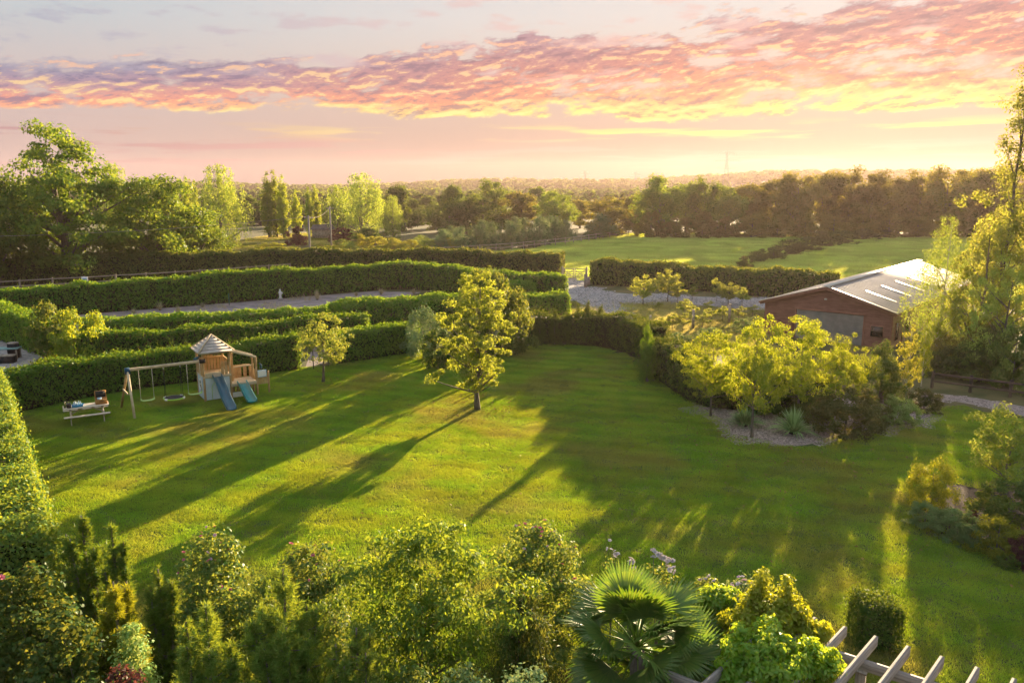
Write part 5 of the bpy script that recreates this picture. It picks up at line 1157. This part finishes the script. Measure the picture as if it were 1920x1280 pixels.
# ------------------------------------------------------------------ foreground planting
def petals(rng, r):
    g = G()
    for ring, (n, rr, tilt) in enumerate(((6, 1.0, .35), (5, .7, .8), (4, .42, 1.3))):
        for i in range(n):
            a = i*6.283/n+ring*.5+rng.random()*.3; d = np.array([math.cos(a), math.sin(a), 0]); s = np.array([-math.sin(a), math.cos(a), 0]); u = np.array([0, 0, 1.])
            tip = (d*math.cos(tilt)+u*math.sin(tilt))*r*rr; mid = tip*.6; w = r*rr*.48
            g.add([(0, 0, 0), mid+s*w, tip+u*.02*r, mid-s*w], [(0, 1, 2, 3)])
    return g
M['petalwhite'] = leaf_mat('petal_lilac_white', (.62,.58,.66), (.74,.70,.72), (.3,.28,.3), trans=.3, gloss=0, raw=True); M['petalpink'] = leaf_mat('petal_pink', (.50,.12,.20), (.62,.25,.30), (.3,.1,.12), trans=.3, gloss=0, raw=True); M['petalpale'] = leaf_mat('petal_pale_mauve', (.55,.40,.52), (.66,.52,.60), (.3,.2,.26), trans=.3, gloss=0, raw=True); M['petalred'] = leaf_mat('petal_red', (.40,.03,.05), (.5,.06,.08), (.2,.02,.02), trans=.3, gloss=0, raw=True)
PET = {k: petals(np.random.default_rng(5), .06).mesh('flower', M[k]) for k in ('petalwhite', 'petalpink', 'petalpale', 'petalred')}
def dome_bush(name, label, cat, px, top, hw, d, leaf, n_cl, nl, mat, seed, rc=.24, flowers=(), prof=bush, stems=24, base_z=0.0, lob=.25, bias=.5, hang=0.0, flat=.75, aspect=.6, cb=.06, upb=.5, lean=(0, 0), extra=None, depth=.85):
    rng = np.random.default_rng(seed); x, H = at_dist(px, top, d); H -= base_z; R = hw/FPX*math.hypot(d, 4)
    C, t_ = crown_centres(rng, H-rc*.5, cb*H, R, prof, n_cl, lob=lob, bias=bias, lean=lean); C[:, 1] *= depth
    if extra is not None: C = np.concatenate([C, np.array(extra)])
    t = thing(name, label, cat, (x, d, base_z))
    obj('stem' if cat != 'tree' else 'trunk', limbs(rng, H, max(.1, cb*H), .045, C, stems, top=.6), M['bark'], t, smooth=True)
    obj('foliage' if cat != 'tree' else 'crown', crown(rng, C, H*.4, rc, nl, leaf, hang=hang, flat=flat, aspect=aspect, upb=upb), M[mat], t)
    for key, cnt, sc in flowers:
        score = C[:, 2]-C[:, 1]*.4+rng.normal(size=len(C))*H*.25; idx = np.argsort(-score)[:cnt]
        for i in idx:
            f = obj('flower', PET[key], parent=t, loc=C[i]+np.array([rng.normal()*.08, -rc*.5, rc*.75])); s = sc*rng.uniform(.7, 1.25); f.scale = (s, s, s)
            f.rotation_euler = (rng.uniform(-.2, 1.0), rng.uniform(-.5, .5), rng.uniform(0, 6.28))
    return t
def pine(label, px, top, hw, d, seed, leaders=5, mat='pine', base_z=0.0, dens=1.0):
    """bushy pine: upright candles clothed in needles"""
    rng = np.random.default_rng(seed); x, H = at_dist(px, top, d); R = hw/FPX*math.hypot(d, 4); t = thing('pine_tree', label, 'tree', (x, d, base_z)); H -= base_z
    tr = G(); g = G(); heads = [(0, 0, H)]+[(R*.62*math.cos(a), R*.62*math.sin(a), H*rng.uniform(.72, .93)) for a in np.arange(leaders-1)*6.283/(leaders-1)+rng.random()]
    tips, dirs = [], []
    for hx, hy, hz in heads:
        pa = np.array([(0, 0, 0), (hx*.25, hy*.25, hz*.35), (hx*.8, hy*.8, hz*.7), (hx, hy, hz)]); tr.tube(pa, [.07, .05, .03, .012], 6)
        n = int(130*dens); f = rng.random(n)**.8
        c = np.stack([np.interp(f, [0, .35, .7, 1], pa[:, k]) for k in range(3)], 1)
        rr = R*.85*(1-f)**.6*(.35+.7*rng.random(n))+.04; a = rng.random(n)*6.283
        o = np.stack([np.cos(a), np.sin(a), 0*a], 1); tp = c+o*rr[:, None]+np.array([0, 0, .12])*rr[:, None]
        tips.append(tp); dirs.append(unit(o*.55+np.array([0, 0, .9])))
        tips.append(np.array([[hx, hy, hz-.12]])); dirs.append(np.array([[0, 0, 1.]]))
        for q, b in zip(tp[::9], c[::9]): tr.tube([b, (b+q)/2+np.array([0, 0, -.02]), q], [.014, .01, .006], 4, cap=False)
    T = np.concatenate(tips); D = np.concatenate(dirs); k = 52; n = len(T)
    ln = .20+.12*rng.random(n); s = rng.random((n, k)); B = T[:, None]-D[:, None]*(ln[:, None]*(1-s)-.04)[:, :, None]
    r = unit(rng.normal(size=(n, k, 3))); r = unit(r-D[:, None]*np.sum(r*D[:, None], -1, keepdims=True)); nd = unit(r*.9+D[:, None]*.75); L = .10*(.7+.6*rng.random((n, k, 1)))
    sd = unit(np.cross(nd, rng.normal(size=nd.shape)))
    g.blades(B.reshape(-1, 3), (B+nd*L).reshape(-1, 3), .014, sd.reshape(-1, 3))
    obj('trunk', tr, M['bark'], t, smooth=True); obj('needles', g, M[mat], t)
    return t
pine('dark bushy pine standing before the end of the beech hedge', 152, 966, 52, 14.4, 401, leaders=6, mat='conifer2')
pine('slim pine with one tall candle right of the dark bushy pine', 208, 984, 30, 14.0, 402, leaders=3, mat='conifer2')
pine('narrow dark pine leaning on the left rose bush', 296, 1066, 38, 13.2, 403, leaders=4, mat='pine')
pine('large light green pine with many candles at the bottom of the picture', 530, 1066, 96, 11.6, 404, leaders=9, dens=1.3)
pine('pale pine in the very front between the rose bush and the large pine', 385, 1130, 72, 11.2, 405, leaders=7)
pine('low pine in the front corner of the prunus', 668, 1176, 66, 10.8, 406, leaders=7)
pine('sunlit yellowish pine below the dark bushy pine', 212, 1090, 50, 12.2, 407, leaders=6, mat='goldcon')
dome_bush('evergreen_shrub', 'dark leafy shrub filling the bottom left corner', 'shrub', 40, 1060, 110, 12.4, .09, 150, 90, 'shrub', 410, flowers=(('petalpink', 3, .9),))
dome_bush('evergreen_shrub', 'dark shrub in front of the sunlit pine', 'shrub', 110, 1130, 90, 11.2, .085, 130, 90, 'shrub', 411)
dome_bush('sunlit_shrub', 'small leaved sunlit shrub between the pines', 'shrub', 236, 1130, 44, 11.8, .06, 110, 80, 'varieg', 412, prof=egg)
dome_bush('red_plant', 'low reddish shrub at the foot of the sunlit shrub', 'shrub', 225, 1246, 40, 11.0, .07, 70, 70, 'maroon', 413)
dome_bush('rose_bush', 'tall rose bush with fading pinkish heads left of the middle', 'rose bush', 398, 990, 88, 14.6, .075, 190, 90, 'rose', 414, rc=.26, flowers=(('petalpink', 14, .7), ('petalpale', 8, .6)))
dome_bush('rose_bush', 'dark rose bush with purple heads behind the large pine', 'rose bush', 575, 1006, 84, 15.2, .075, 170, 90, 'rose', 415, rc=.26, flowers=(('petalpink', 8, .8),))
dome_bush('rose_bush', 'big round rose bush with small pink flowers left of the palm', 'rose bush', 1005, 982, 108, 15.6, .075, 230, 95, 'rose', 416, rc=.26, flowers=(('petalpink', 18, .75), ('petalpale', 10, .7)))
dome_bush('prunus_tree', 'wide spreading tree with drooping light green leaves in the front centre', 'tree', 790, 972, 170, 13.2, .098, 240, 66, 'prunus', 417, rc=.30, prof=lambda t: .62+.38*math.sin(t*math.pi*.8) if t < .75 else .75-1.5*(t-.75), stems=60, lob=.4, bias=.45, hang=.9, flat=.5, aspect=.42, cb=.30, depth=.75)
dome_bush('bamboo', 'dark fine leaved bamboo clump below the round rose bush', 'bamboo', 985, 1098, 62, 13.4, .12, 130, 90, 'shrub', 418, hang=1.4, aspect=.18, flat=1.0)
dome_bush('silver_shrub', 'low grey leaved shrub at the bottom beside the palm', 'shrub', 985, 1232, 60, 11.4, .06, 90, 90, 'greywillow', 419)
dome_bush('front_shrub', 'low yellowish shrub at the bottom edge under the prunus', 'shrub', 880, 1236, 66, 11.0, .06, 90, 90, 'lavender', 420)
dome_bush('front_shrub', 'dark ferny shrub at the bottom edge left of the low yellowish one', 'shrub', 775, 1215, 56, 11.0, .07, 80, 80, 'shrub', 421)
# roses behind the palm
def rose_heads(label, px, top, d, heads, key, seed, sc):
    rng = np.random.default_rng(seed); x, z = at_dist(px, top, d); t = thing('rose_plant', label, 'rose', (x, d, 0)); g = G(); st = G(); C = []
    for hx, hz in heads:
        p = np.array([hx, rng.normal()*.12, z+hz]); st.tube([(0, 0, 0), (hx*.5, 0, z*.6), p-np.array([0, 0, .02])], [.014, .010, .006], 5, cap=False); C.append(p-np.array([0, 0, .35])); C.append(p-np.array([0, 0, .7]))
        for _ in range(4):
            f = obj('flower', PET[key], parent=t, loc=p+rng.normal(size=3)*.055); f.scale = (sc,)*3; f.rotation_euler = (rng.uniform(0, 1.2), rng.uniform(-.5, .5), rng.uniform(0, 6.28))
    crown(rng, np.array(C), z*.4, .24, 60, .07, g=g); obj('stem', st, M['bark'], t); obj('foliage', g, M['rose'], t)
rose_heads('rose plant with two white lilac heads behind the left of the palm', 1184, 1050, 15.2, [(-.02, .06), (.07, -.06), (.1, -.2)], 'petalwhite', 501, 1.2)
rose_heads('rose plant with three tall pale heads right behind the palm', 1236, 1042, 15.4, [(-.12, .05), (.02, .08), (.14, .0), (.2, -.14)], 'petalwhite', 502, 1.2)
rose_heads('small white rose standing alone at the lawn edge', 1148, 1026, 16.0, [(0, .0), (.08, -.18)], 'petalwhite', 503, .8)
rose_heads('red rose at the left rim of the palm', 1180, 1074, 15.0, [(0, 0), (.08, -.05)], 'petalred', 504, 1.0)
dome_bush('rose_bush', 'loose rose bush dotted with mauve white flowers behind the golden climber', 'rose bush', 1392, 1084, 58, 14.6, .065, 120, 60, 'lavender', 505, flowers=(('petalpale', 34, 1.0), ('petalwhite', 16, .9)))
dome_bush('rose_bush', 'small rose bush with white clusters beside the palm tips', 'rose bush', 1318, 1076, 34, 15.2, .06, 70, 60, 'rose', 506, flowers=(('petalwhite', 18, .9),))

# palm: fans of leaflets on long stalks
def frond_mesh(seed, n=36, L=.70, spread=2.5, name='frond'):
    rng = np.random.default_rng(seed); g = G(); S_ = .78
    g.tube([(0, 0, 0), (S_*.5, 0, .03), (S_, 0, 0)], [.018, .013, .010], 5)
    for i in range(n):
        a = (i/(n-1)-.5)*spread*1.12; l = L*(.72+.28*math.cos(a*.62))*rng.uniform(.93, 1.05); d = np.array([math.cos(a), math.sin(a), 0]); s = np.array([-math.sin(a), math.cos(a), 0]); u = np.array([0, 0, 1.])
        o = np.array([S_, 0, 0]); f = .16*l; V = []; droop = rng.uniform(.08, .22)
        for q, w in ((0.02, .010), (.35, .030), (.7, .024), (1.0, .002)):
            c = o+d*l*q+u*(f*.5*math.sin(q*1.6)-droop*l*q**3+abs(a)*.05*q*0); V += [c-s*w, c+u*w*.55, c+s*w]
        for k in range(3): g.add([V[3*k], V[3*k+1], V[3*k+4], V[3*k+3], V[3*k+2], V[3*k+5]], [(0, 1, 2, 3), (1, 4, 5, 2)])
    return g.mesh(name, M['palm'])
FR = [frond_mesh(600+i, n=34+i*2, spread=2.4+.25*i) for i in range(4)]
def palm(label, px, py, d, nf, seed, size):
    rng = np.random.default_rng(seed); x, z = at_dist(px, py, d); t = thing('fan_palm', label, 'palm', (x, d, 0))
    obj('trunk', G().tube([(0, 0, 0), (.02, 0, z*.5), (0, 0, z)], [.15, .13, .12], 10), M['bark'], t, smooth=True)
    for i in range(nf):
        f = obj('frond', FR[i % 4], parent=t, loc=(0, 0, z-.02*(i/nf))); a = i*2.39996+rng.normal()*.15; k = i/nf; pitch = 1.25-2.0*k**.9+rng.normal()*.22
        s = size*rng.uniform(.88, 1.1)*(1 if k > .15 else .85); f.scale = (s,)*3
        f.rotation_euler = (Matrix.Rotation(a, 3, 'Z') @ Matrix.Rotation(-pitch, 3, 'Y') @ Matrix.Rotation(rng.normal()*.55, 3, 'X')).to_euler()
    return t
palm('large fan palm with a round head of fronds in the front of the picture', 1195, 1212, 12.2, 38, 611, .98)
palm('smaller fan palm partly hidden behind the large one', 1330, 1216, 12.9, 20, 612, .82)

# pergola with its climber
def pergola():
    zt = 2.62; a = np.array(P(1643, 1190, zt)); b = np.array(P(1566, 1280, zt)); dv = unit(b-a); e0 = np.array(P(1585, 1174, zt)); e1 = np.array(P(1833, 1250, zt)); st = (e1-e0)/4.0
    t = thing('pergola', 'weathered grey timber pergola with open rafters in the lower right corner', 'pergola', (*e0, 0)); rm = unit_mesh('rafter', 'greywood'); L = 3.4
    for i in range(-2, 7):
        p = e0+st*i-e0; q = p+dv*L
        span('rafter', rm, t, (p[0], p[1], zt-.08), (q[0], q[1], zt-.08), .065, .17)
    for f in (.58, 2.75):
        p = -st*3.4+dv*f; q = st*6.4+dv*f; span('beam', unit_mesh('beam', 'greywood'), t, (p[0], p[1], zt-.24), (q[0], q[1], zt-.24), .075, .17)
        for i in (-3, .98, 5.2):
            c = st*i+dv*f; block('post', unit_mesh('post', 'greywood'), t, (c[0], c[1], (zt-.32)/2), (.14, .14, zt-.32), rz=math.atan2(st[1], st[0])); block('post_cap', unit_mesh('post_cap', 'greywood'), t, (c[0], c[1], zt-.345), (.2, .2, .04), rz=math.atan2(st[1], st[0]))
    return zt
pergola()
def climber(name, label, blobs, spires, d, mat, seed, leaf=.085):
    """climber given as leafy mounds and upright shoots, from photograph pixels"""
    rng = np.random.default_rng(seed); x0, _ = at_dist(blobs[0][0], blobs[0][1], d); t = thing(name, label, 'climber', (x0, d, 0)); C = []
    for px, py, hw, hh, n in blobs:
        for _ in range(n):
            a = rng.normal(size=3); a /= np.linalg.norm(a); a *= rng.random()**.4; x, z = at_dist(px+a[0]*hw, py+a[1]*hh, d); C.append((x-x0, a[2]*hw/FPX*d*.9, z))
    C = np.array(C); g = crown(rng, C, float(C[:, 2].mean()), .17, 85, leaf, aspect=.5, hang=.3, upb=.5)
    for px, y0, y1, w in spires:
        n = 26; f = np.linspace(0, 1, n); X = []
        for q in f: x, z = at_dist(px+(q-.5)*8*rng.normal()*.3, y0+(y1-y0)*q, d); X.append((x-x0+rng.normal()*.02, rng.normal()*.03, z))
        crown(rng, np.array(X), 1.0, w, 34, leaf*.8, g=g, aspect=.5, flat=.9)
    st = G()
    for c in C[::9]: st.tube([(0, 0, 0), (c[0]*.4, c[1]*.4, c[2]*.6), c], [.03, .018, .007], 5, cap=False)
    obj('stem', st, M['bark'], t, smooth=True); obj('foliage', g, M[mat], t)
climber('golden_climber', 'golden climber with two pointed spires growing over the pergola end', [(1450, 1150, 62, 40, 80), (1400, 1170, 45, 32, 45), (1490, 1170, 44, 34, 45), (1530, 1180, 26, 18, 12)], [(1432, 1140, 1074, .16), (1476, 1150, 1086, .13), (1416, 1150, 1100, .12)], 12.4, 'climber', 701)
climber('green_climber', 'bright green climber sprawling over the near end of the pergola', [(1440, 1225, 85, 48, 130), (1530, 1240, 46, 36, 60), (1380, 1265, 60, 36, 60)], [], 11.3, 'climber2', 702)
climber('green_climber', 'lime green climber tangled among the palm fronds', [(1335, 1128, 30, 18, 26), (1360, 1118, 18, 12, 12)], [], 13.2, 'climber2', 703)
# box cube
C0 = np.array(P(1613, 1222)); C1 = np.array(P(1690, 1226)); hb = hedge('box_topiary', 'square clipped box bush on the lawn beside the pergola', [C0, C1], .95, .98, .05, 3000, 'box', 711, sprig=0, bulge=.03, aspect=.6, rough=.12, cat='topiary')

def fallen():
    rng = np.random.default_rng(88); g = G(); C = []
    for (px, py), n, r in (((893, 768), 260, 3.2), ((600, 716), 120, 2.2), ((1424, 830), 300, 4.5), ((1000, 850), 260, 12), ((1640, 900), 160, 8)):
        x, y = P(px, py); C.append(np.stack([x+rng.normal(size=n)*r*.5, y+rng.normal(size=n)*r*.5, .045+.02*rng.random(n)], 1))
    C = np.concatenate(C); k = inside(LAWN, C[:, 0], C[:, 1]); C = C[k]
    g.leaves(C, .07+.05*rng.random(len(C)), rng.normal(size=C.shape)*.4+np.array([0, 0, 1.]), rng.normal(size=C.shape), aspect=.6)
    tag(obj('fallen_leaves', g, leaf_mat('fallen_leaf', (.20,.13,.04), (.34,.24,.07), (.2,.12,.03), trans=.25, raw=True)), kind='stuff')
fallen()

# ------------------------------------------------------------------ evening haze
def haze():
    m = bpy.data.materials.new('haze_air'); m.use_nodes = True; m.node_tree.nodes.clear(); k = NT(m.node_tree)
    o = k.new('ShaderNodeOutputMaterial'); v = k.new('ShaderNodeVolumePrincipled')
    v.inputs['Color'].default_value = (1.0, .77, .76, 1); v.inputs['Density'].default_value = .00013; v.inputs['Anisotropy'].default_value = .45
    k.l.new(v.outputs[0], o.inputs['Volume'])
    tag(obj('haze', G().box((0, 585, 22.5), (2900, 1640, 47)), m), kind='stuff')
haze()
